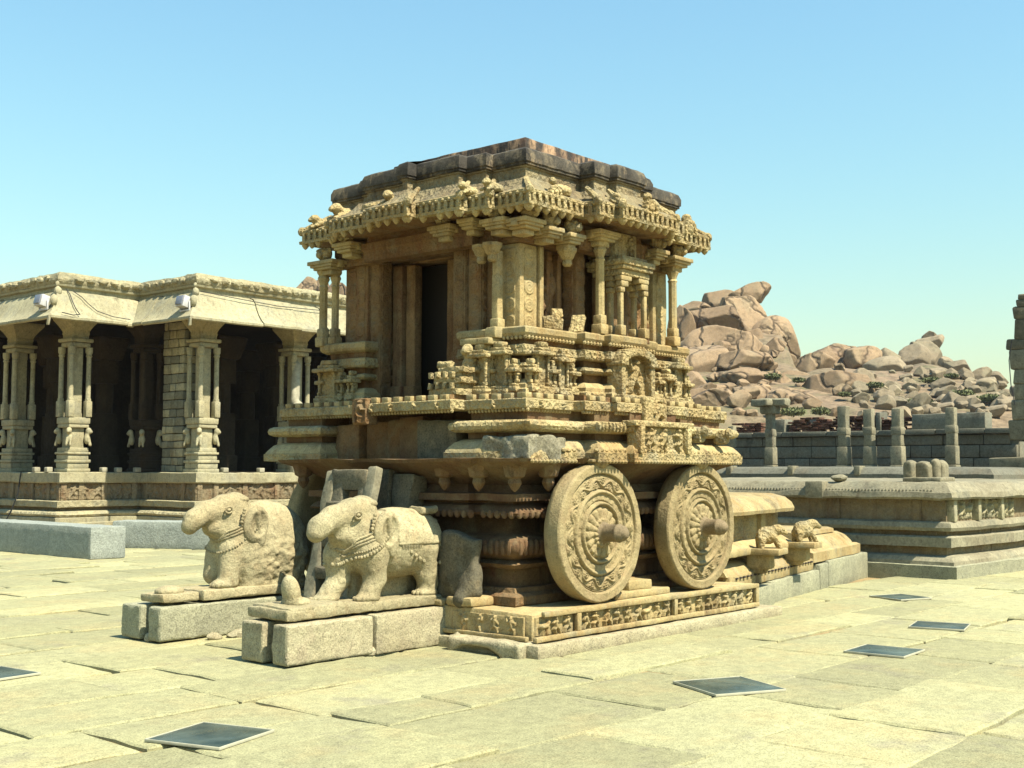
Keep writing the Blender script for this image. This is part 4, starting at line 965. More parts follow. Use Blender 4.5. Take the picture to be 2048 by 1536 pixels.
# stone ladder between the elephants, dark step stones behind it
ld=thing('stone_ladder','leaning stone ladder with square openings between the two elephants','ladder',(-2.1,.5,0))
def rail(y,nm='side_rail',x0=-2.16,x1=-1.79,z0=.02,z1=1.58,w=.13,d=.10,mat=None):
    b=B();n=8;L=math.hypot(x1-x0,z1-z0);b.box((0,0,0),(d,w,L),.02,.1);V,fs=b.arr();a=math.atan2(x1-x0,z1-z0);c,s=math.cos(a),math.sin(a)
    X=V[:,0]*c+V[:,2]*s;Z=-V[:,0]*s+V[:,2]*c;b.V=[np.stack([X+(x0+x1)/2,V[:,1]+y,Z+(z0+z1)/2],-1)];b.obj(nm,mat or M['pillar_grey'],ld,jit=.02,freq=6)
rail(.66);rail(.10,z1=1.62,x1=-1.77)
b=B();b.box((-1.83,.53,1.36),(.10,.16,.34),.02,.08,ry=.2);b.obj('infill_stone',M['ladder'],ld,jit=.02,freq=7)
b=B();b.box((-1.82,.20,1.36),(.10,.10,.3),.02,.08,ry=.2);b.obj('infill_stone',M['ladder'],ld,jit=.02,freq=7)
for z in(1.50,1.20,.92,.62,.3):
    x=-2.16+(z-.02)/1.56*.37
    b=B();b.box((x,.38,z),(.10,.50,.20 if z>1.1 else .12),.02,.08);b.obj('rung',M['ladder'],ld,jit=.02,freq=7)
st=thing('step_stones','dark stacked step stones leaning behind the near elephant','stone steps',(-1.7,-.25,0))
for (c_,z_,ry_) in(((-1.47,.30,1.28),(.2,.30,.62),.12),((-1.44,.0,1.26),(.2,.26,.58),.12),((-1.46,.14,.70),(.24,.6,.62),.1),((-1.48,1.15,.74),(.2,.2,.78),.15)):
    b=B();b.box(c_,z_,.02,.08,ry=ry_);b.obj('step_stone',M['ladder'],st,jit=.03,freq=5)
# loose rubble
rr=np.random.default_rng(5);k=0
RL=[(-1.58,-.83,'rounded loose stone beside the broken kerb at the chariot corner'),(-2.44,-.56,'small rubble stone in the gap between two plinth blocks'),(-3.2,1.56,'small pebble in the notch of the far plinth block'),(-2.75,1.22,'pale rubble stone at the foot of the far plinth block'),(-2.5,1.20,'second pale rubble stone along the far plinth block'),(-2.25,1.18,'third rubble stone along the far plinth block, nearest the near elephant')]
for x,y,lab in RL:
    r=(rr.uniform(.06,.12),rr.uniform(.05,.08),rr.uniform(.04,.06)) if k else (.10,.09,.085)
    b=B();b.sph((x,y,r[2]*.7),r,12,8);tag(b.obj('loose_stone',M['granite_warm'],None,jit=.03,freq=11),lab,'stone','loose stones by the chariot');k+=1
# ------------------------------------------------------------------ pillared pavilion on the left
pv=thing('pillared_pavilion','long open pillared stone hall with sweeping eaves on a moulded base at left','pavilion',(7.2,22,0))
PS,PC,PR,PD=M['pav_stone'],M['pav_carved'],M['pav_red'],M['pav_shade']
PX,NX,Y1,Y2=7.2,9.64,22.0,19.33
pav=[(PX,Y1),(NX,Y1),(NX,Y2),(24,Y2),(24,38),(PX,38)]
def lay(nm,pr,mt,seg=.35,jit=.02,freq=2): b=B();b.sweep(pav,pr,seg);return b.obj(nm,mt,pv,jit=jit,freq=freq)
lay('base_footing',[(.30,-.05),(.30,.14),(.24,.16)],PS);lay('base_band',[(.2,.15),(.2,.28),(.14,.3)],PS);lay('base_torus',[(.10,.29),(.17,.32),(.2,.37),(.17,.42),(.08,.46)],PC)
lay('base_recess',[(-.05,.44),(-.05,.57)],PR);lay('base_carved_band',[(.02,.55),(.10,.57),(.10,.72),(.02,.74)],PC);lay('base_dado',[(-.12,.73),(-.12,1.22)],PR)
lay('base_ledge',[(-.1,1.20),(-.02,1.21),(.0,1.24),(.0,1.48),(-.03,1.50),(-.8,1.505)],PS,.25,.03)
def pil(x0,x1,y0,y1): b=B();b.bb(x0,x1,y0,y1,.74,1.22,.012);b.obj('base_pilaster',PR,pv,jit=.02,freq=4)
for s in(.10,.62,1.3,2.25): pil(PX+s,PX+s+.16,Y1+.06,Y1+.2)
for s in(.10,.62,1.6,2.7,3.4,4.8,6.6): pil(NX+s,NX+s+.16,Y2+.06,Y2+.2)
for s in(.10,.62,1.5,2.4): pil(NX+.06,NX+.2,Y2+s,Y2+s+.16)
for s in(.10,.62,1.5,2.6,3.7,5): pil(PX+.06,PX+.2,Y1+s,Y1+s+.16)
for O_,U_,w_,n_,sd_ in(((NX+.6,Y2+.118,.76),(5,0,0),5,14,401),((PX+.3,Y1+.118,.76),(2.1,0,0),2.1,6,402),((NX+.118,Y1-.1,.76),(0,-2.5,0),2.5,8,403),((PX+.118,Y1+5.5,.76),(0,-5.2,0),5.2,14,404)):
    b=B();b.hf(O_,U_,(0,0,.44),figs(w_,.44,n_,sd_,.02,.05));b.obj('dado_relief',PR,pv,smooth=True)
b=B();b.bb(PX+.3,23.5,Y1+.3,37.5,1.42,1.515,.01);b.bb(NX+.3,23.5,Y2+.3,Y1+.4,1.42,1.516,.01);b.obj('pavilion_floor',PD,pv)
# pillars
def cpil(x,y,s=.30,det=2,mt=None):
    """composite pillar: stepped base, lions, colonnettes, corbel"""
    mt=mt or PS;b=B();z=1.5
    for (h,w) in((.10,1.16),(.16,1.05),(.08,1.16),(.14,1.02),(.07,1.14),(.12,1.0)): b.box((x,y,z+h/2),(2*s*w,2*s*w,h),.02,.35);z+=h
    b.box((x,y,2.42),(2*s*.7,2*s*.7,.6),.02);b.box((x,y,2.76),(2*s*1.0,2*s*1.0,.10),.02,.3);b.box((x,y,2.9),(2*s*1.08,2*s*1.08,.18),.025,.3);z=3.0
    b.box((x,y,3.95),(2*s*.50,2*s*.50,1.95),.02,.4)
    b.box((x,y,4.98),(2*s*.95,2*s*.95,.12),.03);b.box((x,y,5.10),(2*s*1.15,2*s*1.15,.10),.03);b.box((x,y,5.2),(2*s*.85,2*s*.85,.1),.03)
    b.lathe((x,y,5.22),[(s*.8,0),(s*.86,.06),(s*.84,.12),(s*.95,.20),(s*1.15,.30),(s*1.38,.40),(s*1.5,.46),(s*1.5,.52),(s*1.42,.56)],4,axis=(0,0,1));b.box((x,y,5.74),(2*s*1.55,2*s*1.55,.10),.02)
    o=b.obj('pillar',mt,pv,jit=.016,freq=4)
    if det:
        for (ax,ay) in((-1,-1),(1,-1),(-1,1),(1,1)):
            cx,cy=x+ax*s*.86,y+ay*s*.86
            b=B();b.box((cx,cy,3.22),(.18,.18,.44),.02);b.box((cx,cy,3.47),(.13,.13,.1),.02);b.lathe((cx,cy,3.42),[(.085,0),(.07,.05),(.066,1.22),(.09,1.26),(.07,1.30),(.10,1.36),(.10,1.5)],10);b.obj('colonnette',mt,o,jit=.008,freq=5)
            lo=bpy.data.objects.new('lion_carving',lmp);sc.collection.objects.link(lo);lo.parent=o;lo.location=np.array((cx,cy,2.24))-ORG[pv];lo.scale=(1.5,1.5,1.75);lo.rotation_euler=(0,0,.785 if ax==ay else (2.35 if ax>0 else -.785))
    return o
lmp=mesh_from('lion_pavilion',*[ (lambda VQ:(VQ[0],[VQ[1]]))(nets(flion,(-.14,-.1,-.03),(.1,.1,.3),.014))][0],M['pav_stone'],True)
cpil(PX+.62,Y1+.45);cpil(NX+.47,Y2+.45)
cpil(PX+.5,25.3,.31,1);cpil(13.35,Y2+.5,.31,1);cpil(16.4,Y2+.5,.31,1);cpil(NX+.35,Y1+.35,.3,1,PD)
def spil(x,y,s=.3):
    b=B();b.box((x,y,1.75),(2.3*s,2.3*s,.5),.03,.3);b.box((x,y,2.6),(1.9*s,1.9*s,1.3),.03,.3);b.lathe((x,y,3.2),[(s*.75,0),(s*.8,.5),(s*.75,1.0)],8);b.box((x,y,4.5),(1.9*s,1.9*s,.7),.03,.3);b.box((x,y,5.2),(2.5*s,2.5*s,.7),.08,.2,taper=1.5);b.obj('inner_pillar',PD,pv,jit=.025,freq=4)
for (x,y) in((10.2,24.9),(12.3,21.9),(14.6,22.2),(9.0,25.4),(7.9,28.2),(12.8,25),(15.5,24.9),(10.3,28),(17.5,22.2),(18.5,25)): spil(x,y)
b=B();b.bb(7.9,23.5,29.5,29.9,1.5,5.8,.02,1);b.bb(19,19.4,Y2+1,37,1.5,5.8,.02,1);b.bb(PX+.6,PX+.9,30.5,37.5,1.5,5.8,.02,1);b.obj('added_inner_wall',PD,pv)  # walls added to shut out daylight and keep the hall dark
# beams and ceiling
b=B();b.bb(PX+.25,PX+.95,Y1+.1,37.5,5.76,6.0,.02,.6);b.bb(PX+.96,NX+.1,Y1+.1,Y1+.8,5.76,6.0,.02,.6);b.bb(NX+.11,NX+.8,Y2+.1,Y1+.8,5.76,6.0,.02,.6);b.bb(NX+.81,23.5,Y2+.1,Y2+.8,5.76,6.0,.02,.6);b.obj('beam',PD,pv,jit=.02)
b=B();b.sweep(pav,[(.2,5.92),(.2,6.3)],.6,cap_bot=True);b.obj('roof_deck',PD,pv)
# eave slabs, one by one
def strip(P,i,s0,s1,prof,m0,m1,n=5):
    P=np.asarray(P,float);k=len(P);a=P[i];e=P[(i+1)%k]-a;L=np.linalg.norm(e);t=e/L;nr=np.array([t[1],-t[0]])
    def mit(j):
        e0=P[j]-P[j-1];e0/=np.linalg.norm(e0);e1=P[(j+1)%k]-P[j];e1/=np.linalg.norm(e1)
        n0=np.array([e0[1],-e0[0]]);n1=np.array([e1[1],-e1[0]]);return (n0+n1)/(1+n0@n1)
    rows=[]
    for (o,z) in prof:
        pa=(a+mit(i)*o) if m0 else a+t*s0+nr*o
        pb_=(P[(i+1)%k]+mit((i+1)%k)*o) if m1 else a+t*s1+nr*o
        rows.append(np.column_stack([pa+(pb_-pa)*np.linspace(0,1,n)[:,None],np.full(n,z)]))
    V=np.concatenate(rows);m=len(prof);q=[]
    for r in range(m):
        for c in range(n-1): r2_=(r+1)%m;q.append([r*n+c,r*n+c+1,r2_*n+c+1,r2_*n+c])
    b=B();b.add(V,np.array(q),np.array([[r*n for r in range(m)]])[:, ::-1],np.array([[r*n+n-1 for r in range(m)]]));return b
ep=[(.93,5.47),(.97,5.50),(.97,5.56),(.91,5.61),(.83,5.68),(.72,5.82),(.62,6.0),(.55,6.16),(.46,6.28),(.30,6.33),(.15,6.2),(.35,5.95),(.62,5.66),(.8,5.53)]
er=np.random.default_rng(9)
for i in range(len(pav)):
    a=np.array(pav[i]);e=np.array(pav[(i+1)%len(pav)])-a;L=np.linalg.norm(e);t=e/L
    if t[0]<-.5 or (t[1]>.5): continue
    n=max(2,int(round(L/1.35)));cuts=np.linspace(0,L,n+1);cuts[1:-1]+=er.uniform(-.15,.15,n-1)
    for j in range(n):
        dz=er.normal(0,.012);pr=[(o+dz*.5,z+dz) for o,z in ep]
        strip(pav,i,cuts[j]+.008,cuts[j+1]-.008,pr,j==0,j==n-1,7).obj('eave_slab',PS,pv,jit=.015,freq=2)
b=B();b.sweep(pav,[(.25,6.3),(.30,6.32),(.30,6.42),(.38,6.45),(.40,6.5)],.3);b.obj('parapet_base',PS,pv,jit=.02,freq=3)
b=B();b.sweep(pav,[(.36,6.48),(.40,6.52),(.44,6.62),(.42,6.72),(.36,6.80),(.1,6.83)],.2);b.obj('parapet',PC,pv,jit=.05,freq=4)
b=B()
for p,nr,t,s_ in along(pav,.34): b.sph((p[0]+nr[0]*.42,p[1]+nr[1]*.42,6.66),(.09+.06*abs(t[0]),.09+.06*abs(t[1]),.09),8,6)
b.obj('parapet_ornament',PC,pv,jit=.05,freq=6)['kind']='stuff'
for (x,y) in((PX-.45,Y1-.45),(NX-.45,Y2-.45)):
    b=B();b.sph((x,y,6.28),(.10,.10,.14));b.sph((x-.02,y,6.47),(.06,.06,.07));b.obj('eave_corner_figure',PS,pv,jit=.03,freq=8);b=B();b.sph((x-.22,y-.22,6.0),(.10,.10,.16));b.obj('eave_corner_knob',PS,pv,jit=.03,freq=8);b=B();b.box((x-.50,y-.50,5.40),(.07,.07,.22),.02);b.obj('eave_corner_drop',PS,pv,jit=.03,freq=8)
# stone rubble support pillar, stone by stone
mp=B();mp.bb(9.98,10.5,20.43,21.27,1.5,5.75,.01);mpo=mp.obj('masonry_support',PD,pv)
z=1.505;k=0;mr=np.random.default_rng(3)
while z<5.6:
    h=mr.uniform(.19,.28)
    for f_ in range(2):
        s0,s1=(20.35,21.35) if f_==0 else (9.9,10.6); s=s0
        while s<s1-.02:
            w_=min(mr.uniform(.24,.5),s1-s); w_=s1-s if s1-s-w_<.14 else w_
            b=B()
            if f_==0: b.bb(9.88+mr.uniform(-.02,.02),10.05,s+.008,s+w_-.008,z+.008,z+h-.008,.025)
            else: b.bb(max(s,10.06)+.008,s+w_-.008,20.33+mr.uniform(-.02,.02),20.5,z+.008,z+h-.008,.025) if s+w_>10.2 else None
            if b.n: b.obj('masonry_stone',M['pav_stone2'] if mr.random()<.5 else PS,mpo,jit=.02,freq=5)
            s+=w_
    z+=h
# rearing beast carved on the pillar behind the chariot
def fb(P):
    d=cap(P,(13.1,19.5,2.6),(13.05,19.3,3.25),.16,.14);d=smin(d,ell(P,(12.98,19.22,3.42),(.17,.13,.15)),.08);d=smin(d,cap(P,(12.98,19.2,3.35),(12.86,19.1,3.05),.07,.05),.05);d=smin(d,cap(P,(13.0,19.25,3.1),(12.88,19.1,2.85),.06),.05);d=smin(d,bx(P,(13.0,19.35,2.45),(.2,.2,.3),.05),.05);d=smin(d,cap(P,(13.02,19.4,3.5),(13.2,19.6,4.6),.13,.16),.1);return d+.03*sh3(P,lambda q:fbm(q*8,3))
V,q=nets(fb,(12.6,18.9,2.1),(13.6,19.95,4.9),.05);b=B();b.add(V,q);b.obj('rearing_beast_carving',M['white_stone'],pv,smooth=True)
# floodlights, cables, small white blocks
def flood(px,py,lab,ax,val):
    p=bp(px,py,ax,val);t=thing('floodlight',lab,'floodlight',tuple(p),group='floodlights on the pavilion eaves')
    b=B();b.box(p,(.22,.34,.30),.012,ry=.25);b.obj('housing',M['white_paint'],t)
    b=B();b.box(p+np.array([-.13,0,.04]),(.03,.29,.24),.006,ry=.25);b.obj('glass_front',M['lens'],t)
    b=B();b.box(p+np.array([.05,0,-.22]),(.05,.40,.05),.01);b.box(p+np.array([.05,-.2,-.1]),(.05,.02,.25),.006);b.box(p+np.array([.05,.2,-.1]),(.05,.02,.25),.006);b.obj('mounting_yoke',M['white_paint'],t)
flood(84,602,'white floodlight on the left eave corner of the pavilion','x',6.35);flood(367,604,'white floodlight on the right eave corner of the pavilion','x',8.82)
def cable(pts,lab,r=.014):
    P=np.array(pts);b=B();b.tube(P,r,5);tag(b.obj('power_cable',M['cable']),lab,'cable','cables on the pavilion')
ys=lambda o:[(o_,z_) for o_,z_ in ep]
def one(x,o,z,face=0): return (x,Y1-o-.03,z+.03)
cable([one(7.0,.40,6.32),one(7.02,.55,6.2),one(7.05,.66,5.97),one(7.08,.78,5.78),one(7.1,.95,5.62),one(6.9,.97,5.58),one(6.6,.93,5.63)],'dark cable hanging down the left pavilion eave')
cable([one(7.15,.50,6.28),one(7.35,.58,6.14),one(7.5,.66,5.97),one(7.7,.78,5.78),one(8.1,.9,5.66),one(8.6,.95,5.62)],'thin cable slanting across the left pavilion eave',.011)
cable([(9.3,18.8,6.3),(10.5,18.72,6.22),(11.8,18.70,6.16),(13.4,18.72,6.2)],'long cable sagging along the right pavilion eave',.011)
cable([(7.17,24.0,1.5),(7.14,24.0,1.3),(7.1,24.0,.9),(7.0,24.1,.5),(6.9,24.3,.1)],'black cable running down the pavilion base',.02)
WB=[(72,939,'x',7.28,'just left of the left corner pillar'),(97,938,'x',7.25,'at the foot of the left corner pillar'),(207,940,'y',22.08,'left of the pair between the corner pillars'),(236,940,'y',22.08,'right of the pair between the corner pillars'),(274,941,'y',22.08,'in the inner corner of the ledge'),(449,941,'y',19.42,'right of the right corner pillar'),(521,942,'y',19.42,'in the middle of the right ledge'),(588,936,'y',19.42,'at the right end of the ledge, tallest')]
for px,py,ax,v,lab in WB:
    p=bp(px,py,ax,v);h=.13 if 'tallest' not in lab else .22
    b=B();b.box((p[0],p[1],1.505+h/2),(.17,.17,h),.02);tag(b.obj('ledge_block',M['white_stone'],None,jit=.01),'small pale block on the pavilion ledge '+lab,'stone block','small pale blocks on the ledge')
# granite benches
b=B();b.bb(1.84,2.53,11.24,22,.0,.57,.02,.12);tag(b.obj('granite_bench',M['granite_blue'],None,jit=.012,freq=4),'long blue-grey granite kerb block at far left, end face sunlit','granite block','granite kerb blocks')
p0,p1=bp(250,1097,'z',0),bp(436,1100,'z',0);c=(p0+p1)/2;dv=p1-p0;L=np.linalg.norm(dv);an=math.atan2(dv[1],dv[0])
nn=np.array([-dv[1],dv[0],0])/L
if nn@_d<0: nn=-nn
b=B();b.box(c+nn*.3+np.array([0,0,.27]),(L+.6,.6,.56),.03,.12,rz=an);tag(b.obj('granite_bench',M['granite_blue'],None,jit=.014,freq=4),'shaded blue-grey granite kerb block behind the far elephant','granite block','granite kerb blocks')
# ------------------------------------------------------------------ ruined platform behind the chariot (turned 11 degrees)
RA=R(11);RO=np.array([3.14,-1.22]);RU=np.array([math.cos(RA),math.sin(RA)]);RN=np.array([RU[1],-RU[0]])
def LW(u,off,z): p=RO+RU*u+RN*off;return np.array([p[0],p[1],z])
rp=thing('ruined_platform','low ruined platform with moulded courses and two animal brackets behind the rear wheel','platform',(3.14,-1.22,0))
def rb_(nm,u0,u1,o0,o1,z0,z1,mt,bev=.015,seg=.12,jit=.012,par=rp):
    b=B();b.box(LW((u0+u1)/2,(o0+o1)/2,(z0+z1)/2),(u1-u0,abs(o1-o0),z1-z0),bev,seg,rz=RA);return b.obj(nm,mt,par,jit=jit,freq=4.5)
for (u0,u1,z1,of) in((-.25,.42,.25,.05),(.44,2.55,.265,0),(2.58,3.0,.33,.0),(3.02,5.25,.35,0)): rb_('foundation_block',u0,u1,of,-1.5,-.05,z1,M['granite'],.015)
rb_('lower_course',-.9,2.42,-.04,-1.4,.27,.42,SS)
b=B()
for u in np.arange(-.7,2.35,.13): b.box(LW(u,-.035,.385),(.06,.03,.02),.004,rz=RA)
b.obj('slot_row',M['black'],rp)['kind']='stuff'  # black boxes paint the shade of slots that are not cut
def rprof(nm,u0,u1,prof,mt,jit=.01):
    n=max(2,int((u1-u0)/.15));V=[];m=len(prof)
    for u in np.linspace(u0,u1,n):
        for o,z in prof: V.append(LW(u,o,z))
    q=[[i*m+j,(i+1)*m+j,(i+1)*m+(j+1)%m,i*m+(j+1)%m] for i in range(n-1) for j in range(m)]
    b=B();b.add(np.array(V),np.array(q),np.array([range(m)])[:, ::-1],np.array([range((n-1)*m,n*m)]));return b.obj(nm,mt,rp,jit=jit,freq=4.5)
rprof('rounded_course',-.95,2.35,[(-.06,.41),(-.09,.46),(-.16,.52),(-.26,.55),(-1.3,.55),(-1.3,.41)],SS)
rb_('recess_course',-.9,2.2,-.28,-1.3,.54,.62,SR);rb_('flat_course',-.95,.12,-.04,-1.2,.62,.70,SS);rb_('flat_course',.13,1.50,-.04,-1.2,.615,.69,SS)
rprof('sloped_course',-.95,1.52,[(-.06,.69),(-.20,.77),(-1.1,.78),(-1.1,.69)],SS)
rb_('dado_panel',-1.0,1.45,-.22,-1.1,.76,1.08,SC);rb_('dado_pilaster',-.52,-.38,-.17,-.3,.77,1.08,SS);rb_('dado_pilaster',.62,.8,-.17,-.3,.77,1.08,SS)
rprof('cornice_slab',-1.1,1.42,[(.0,1.09),(.01,1.13),(-.03,1.20),(-.12,1.27),(-.30,1.31),(-1.1,1.32),(-1.1,1.09)],SS)
rprof('end_course',2.40,4.95,[(-.04,.36),(-.04,.49),(-.10,.51),(-1.2,.52),(-1.2,.36)],SS);rprof('rounded_end_course',2.42,4.75,[(-.10,.50),(-.13,.56),(-.22,.64),(-.34,.69),(-1.2,.70),(-1.2,.5)],SS);rprof('top_course',2.42,4.45,[(-.30,.69),(-.31,.74),(-.4,.76),(-1.2,.76),(-1.2,.69)],SS)
def animal(P,k):
    d=ell(P,(0,0,.18),(.20,.13,.17));d=smin(d,ell(P,(.20,0,.29),(.13,.095,.10)),.06);d=smin(d,cap(P,(.27,0,.28),(.36,0,.24),.065,.045),.04);d=smin(d,cap(P,(.14,.07,.15),(.24,.08,-.05),.05,.045),.04);d=smin(d,cap(P,(.14,-.07,.15),(.24,-.08,-.05),.05,.045),.04);d=smin(d,cap(P,(-.12,.08,.12),(-.12,.09,-.05),.08,.06),.04);d=smin(d,cap(P,(-.12,-.08,.12),(-.12,-.09,-.05),.08,.06),.04)
    return d+.014*sh3(P,lambda q:fbm(q*13,20+k,3))
for k,(u,s) in enumerate(((-.02,.62),(1.45,.66))):
    V,q=nets(lambda P:animal(P,k),(-.35,-.25,-.1),(.5,.25,.5),.02)
    c=LW(u,.10,.73); a=RA-1.05 if k==0 else RA-.75; cs,sn=math.cos(a),math.sin(a);V=V*s
    V=np.stack([V[:,0]*cs-V[:,1]*sn,V[:,0]*sn+V[:,1]*cs,V[:,2]],-1)+c
    b=B();b.add(V,q);b.obj('animal_bracket',SC,rp,smooth=True)
    b=B();b.box(LW(u,.12,.66),(.34,.36,.07),.012,rz=RA);b.box(LW(u,.02,.55),(.2,.3,.2),.04,rz=RA);b.box(LW(u,-.0,.46),(.15,.2,.12),.04,rz=RA);b.obj('bracket_ledge',SS,rp,jit=.012)
# ------------------------------------------------------------------ moulded platform at right
mpf=thing('moulded_platform','broad moulded stone platform with carved dado at right, corner towards the camera','platform',(8.3,-1.6,0))
pm=[(8.3,-1.6),(11.2,-1.75),(18,-1.4),(18,6.5),(8.3,6.5)]
def ml(nm,pr,mt,seg=.25,jit=.018): b=B();b.sweep(pm,pr,seg);return b.obj(nm,mt,mpf,jit=jit,freq=2.6)
ml('foot_course',[(0,-.05),(0,.19),(-.02,.2)],M['granite']);ml('sloped_course',[(-.06,.19),(-.07,.25),(-.12,.31),(-.2,.335)],M['pillar_grey']);ml('recess',[(-.26,.32),(-.26,.47)],PR);ml('flat_course',[(-.2,.455),(-.14,.46),(-.14,.60),(-.18,.62)],M['pillar_grey'])
ml('recess',[(-.26,.6),(-.26,.71)],PR);ml('roll_course',[(-.2,.69),(-.15,.70),(-.13,.75),(-.16,.82),(-.22,.84)],M['pillar_grey']);ml('dado',[(-.26,.83),(-.26,1.18)],PR);ml('cornice',[(-.2,1.165),(-.09,1.17),(-.07,1.20),(-.09,1.28),(-.14,1.33),(-.2,1.40),(-.26,1.43),(-1,1.44)],M['pillar_grey'],.2,.03)
b=B()
for y in np.arange(-1.2,6.4,.055): b.box((8.41,y,1.28),(.03,.03,.08),.004)
b.obj('slat_carving',M['pillar_grey'],mpf)['kind']='stuff'
for y in(.55,2.4,4.2): b=B();b.bb(8.36,8.6,y,y+.32,1.16,1.44,.03);b.obj('cornice_boss',M['pillar_grey'],mpf,jit=.015)
for (x0,y0) in((-.98,.2),(.35,.2),(1.9,.2),(3.4,.2)): b=B();b.bb(8.53,8.62,x0,x0+.14,.84,1.17,.012);b.obj('dado_pilaster',PR,mpf,jit=.01)
b=B();b.hf((8.65,-1.355,.86),(2.5,-.13,0),(0,0,.3),figs(2.5,.3,9,501,.014,.06));b.obj('dado_relief',M['pav_carved'],mpf,smooth=True)
for x in(8.6,9.5,10.4): b=B();b.bb(x,x+.12,-1.45-(x-8.3)*.05,-1.3,.84,1.17,.012);b.obj('dado_pilaster',PS,mpf,jit=.01)
fr=thing('lobed_stone_fragment','carved stone fragment with four rounded lobes lying on the right platform','stone fragment',(8.9,-.95,1.44))
for k,(px,w_,h_,tx) in enumerate(((1822,.17,.33,.12),(1848,.28,.30,0),(1873,.15,.36,.25),(1883,.17,.33,-.1))):
    p=bp(px,955,'x',8.8+.12*k); V,q=nets(lambda P:np.maximum(bx(P,(0,0,.14),(.13,w_/2,h_/2),.05),ell(P,(0,0,.10),(.3,w_*.62,h_*.62)))+.008*sh3(P,lambda q_:fbm(q_*14,k)),(-.3,-.3,-.15),(.3,.3,.42),.018)
    b=B();b.add(V+np.array([p[0],p[1],1.47]),q);b.obj('lobe',M['pillar_grey'],fr,smooth=True)
b=B();b.box((8.95,-.95,1.47),(.6,.6,.07),.02,.1);b.obj('base_slab',M['pillar_grey'],fr,jit=.015)
p=bp(1679,958,'x',8.6);b=B();b.sph((p[0],p[1],1.49),(.1,.13,.06),10,7);tag(b.obj('loose_stone',M['pillar_grey'],None,jit=.03,freq=9),'small loose stone on the edge of the right platform','stone')
# ------------------------------------------------------------------ second, farther platform
fp=thing('far_platform','long low grey platform in front of the ruined enclosure wall','platform',(17,4,0))
p2=[(17,.85),(29,.85),(29,20),(17,20)]
b=B();b.sweep(p2,[(-.25,0),(-.25,1.40)],.5);b.obj('platform_wall',M['pillar_grey'],fp,jit=.02)
b=B();b.sweep(p2,[(-.2,1.38),(.0,1.41),(.0,1.53),(-.1,1.64),(-.2,1.68),(-1,1.70)],.4);b.obj('platform_cornice',M['grey_wall'],fp,jit=.03,freq=2)
for y in(2.2,3.9,5.6,7.3): b=B();b.bb(16.98,17.3,y,y+.15,1.5,1.72,.02);b.obj('cornice_boss',M['pillar_grey'],fp)
# ------------------------------------------------------------------ enclosure wall, stone by stone, with brick remains
ew=thing('enclosure_wall','long shaded grey stone enclosure wall with brick remains on top','wall',(30,10,0))
b=B();b.bb(30.2,30.9,4.6,24,0,2.8,.02,1);b.obj('wall_core',M['grey_wall'],ew)
wr=np.random.default_rng(11);z=1.2
while z<2.75:
    h=.42 if z<2.4 else 2.8-z; y=4.6+wr.uniform(0,.4)
    while y<21:
        w_=wr.uniform(.7,1.5);b=B();b.bb(30.0+wr.uniform(-.02,.02),30.22,y+.012,y+w_-.012,z+.012,z+h-.012,.02);b.obj('wall_stone',M['grey_wall'],ew,jit=.01);y+=w_
    z+=h
y=4.4
while y<21:
    w_=wr.uniform(1.1,2.0);b=B();b.bb(29.85,30.8,y+.01,y+w_-.01,2.81,2.98,.02);b.obj('coping_stone',M['grey_wall'],ew,jit=.02,freq=3);y+=w_
for (px0,px1,ztop) in((1478,1530,3.35),(1588,1690,3.50),(1690,1760,3.45),(1755,1830,3.42)):
    a=bp(px0,850,'x',30.3)[1];c_=bp(px1,850,'x',30.3)[1]
    b=B()
    z=2.985
    while z<ztop:
        y=c_+wr.uniform(0,.1)
        while y<a:
            w_=wr.uniform(.16,.3)
            if wr.random()<.93-.25*((z-2.98)/(ztop-2.98)): b.box((30.35+wr.uniform(-.05,.05),y+w_/2,z+.035),(.45,w_-.012,.065),.008,rz=wr.uniform(-.06,.06))
            y+=w_
        z+=.075
    if b.n: b.obj('brick_remains',M['brick'],ew,jit=.02,freq=6)['kind']='stuff'
for (px0,px1,z0,z1) in((1555,1577,2.98,3.45),(1758,1768,2.98,3.6),(1830,1978,2.98,3.5)):
    a=bp(px0,840,'x',30.3)[1];c_=bp(px1,840,'x',30.3)[1];b=B();b.bb(30.0,30.6,c_,a,z0,z1,.03,.4);b.obj('upper_block',M['grey_wall'],ew,jit=.03,freq=3)
# free-standing ruined pillars before the wall
PL=[(1465,20,852,'plain weathered pillar just right of the chariot edge',0),(1542,25,800,'tall ruined pillar with a broken cross-shaped capital',2),(1689,28,812,'squared ruined pillar with a sunlit right side, nearest the wall middle',1),(1740,26,818,'slim ruined pillar beside the squared one, sunlit edge',1),(1797,28,818,'dull grey ruined pillar before the grey upper block',0),(1905,26,815,'rightmost dull ruined pillar before the shaded wall',0)]
for px,w_,yt,lab,kind in PL:
    xp=28.0;p=bp(px,935,'x',xp);zt=bp(px,yt,'x',xp)[2];s=w_/78
    t=thing('ruined_pillar',lab,'pillar',(p[0],p[1],0),group='ruined pillars before the enclosure wall')
    b=B();b.box((xp,p[1],.9),(s*1.15,s*1.15,1.8),.03,.4);b.box((xp,p[1],2.1),(s*1.05,s*1.05,.6),.03);b.obj('base',M['pillar_grey'],t,jit=.02)
    b=B();b.box((xp,p[1],(2.4+zt)/2),(s*.86,s*.86,zt-2.4),.03,.3)
    b.box((xp,p[1],2.9),(s*.98,s*.98,.25),.03);b.obj('shaft',M['pillar_grey'],t,jit=.03,freq=3)
    if kind==2:
        b=B();b.box((xp,p[1],zt-.10),(.45,1.35,.26),.06,.2);b.box((xp,p[1],zt-.35),(.42,.6,.3),.08,.2);b.box((xp,p[1],zt-.1),(1.2,.42,.24),.06,.2);b.obj('capital',M['pillar_grey'],t,jit=.05,freq=4)
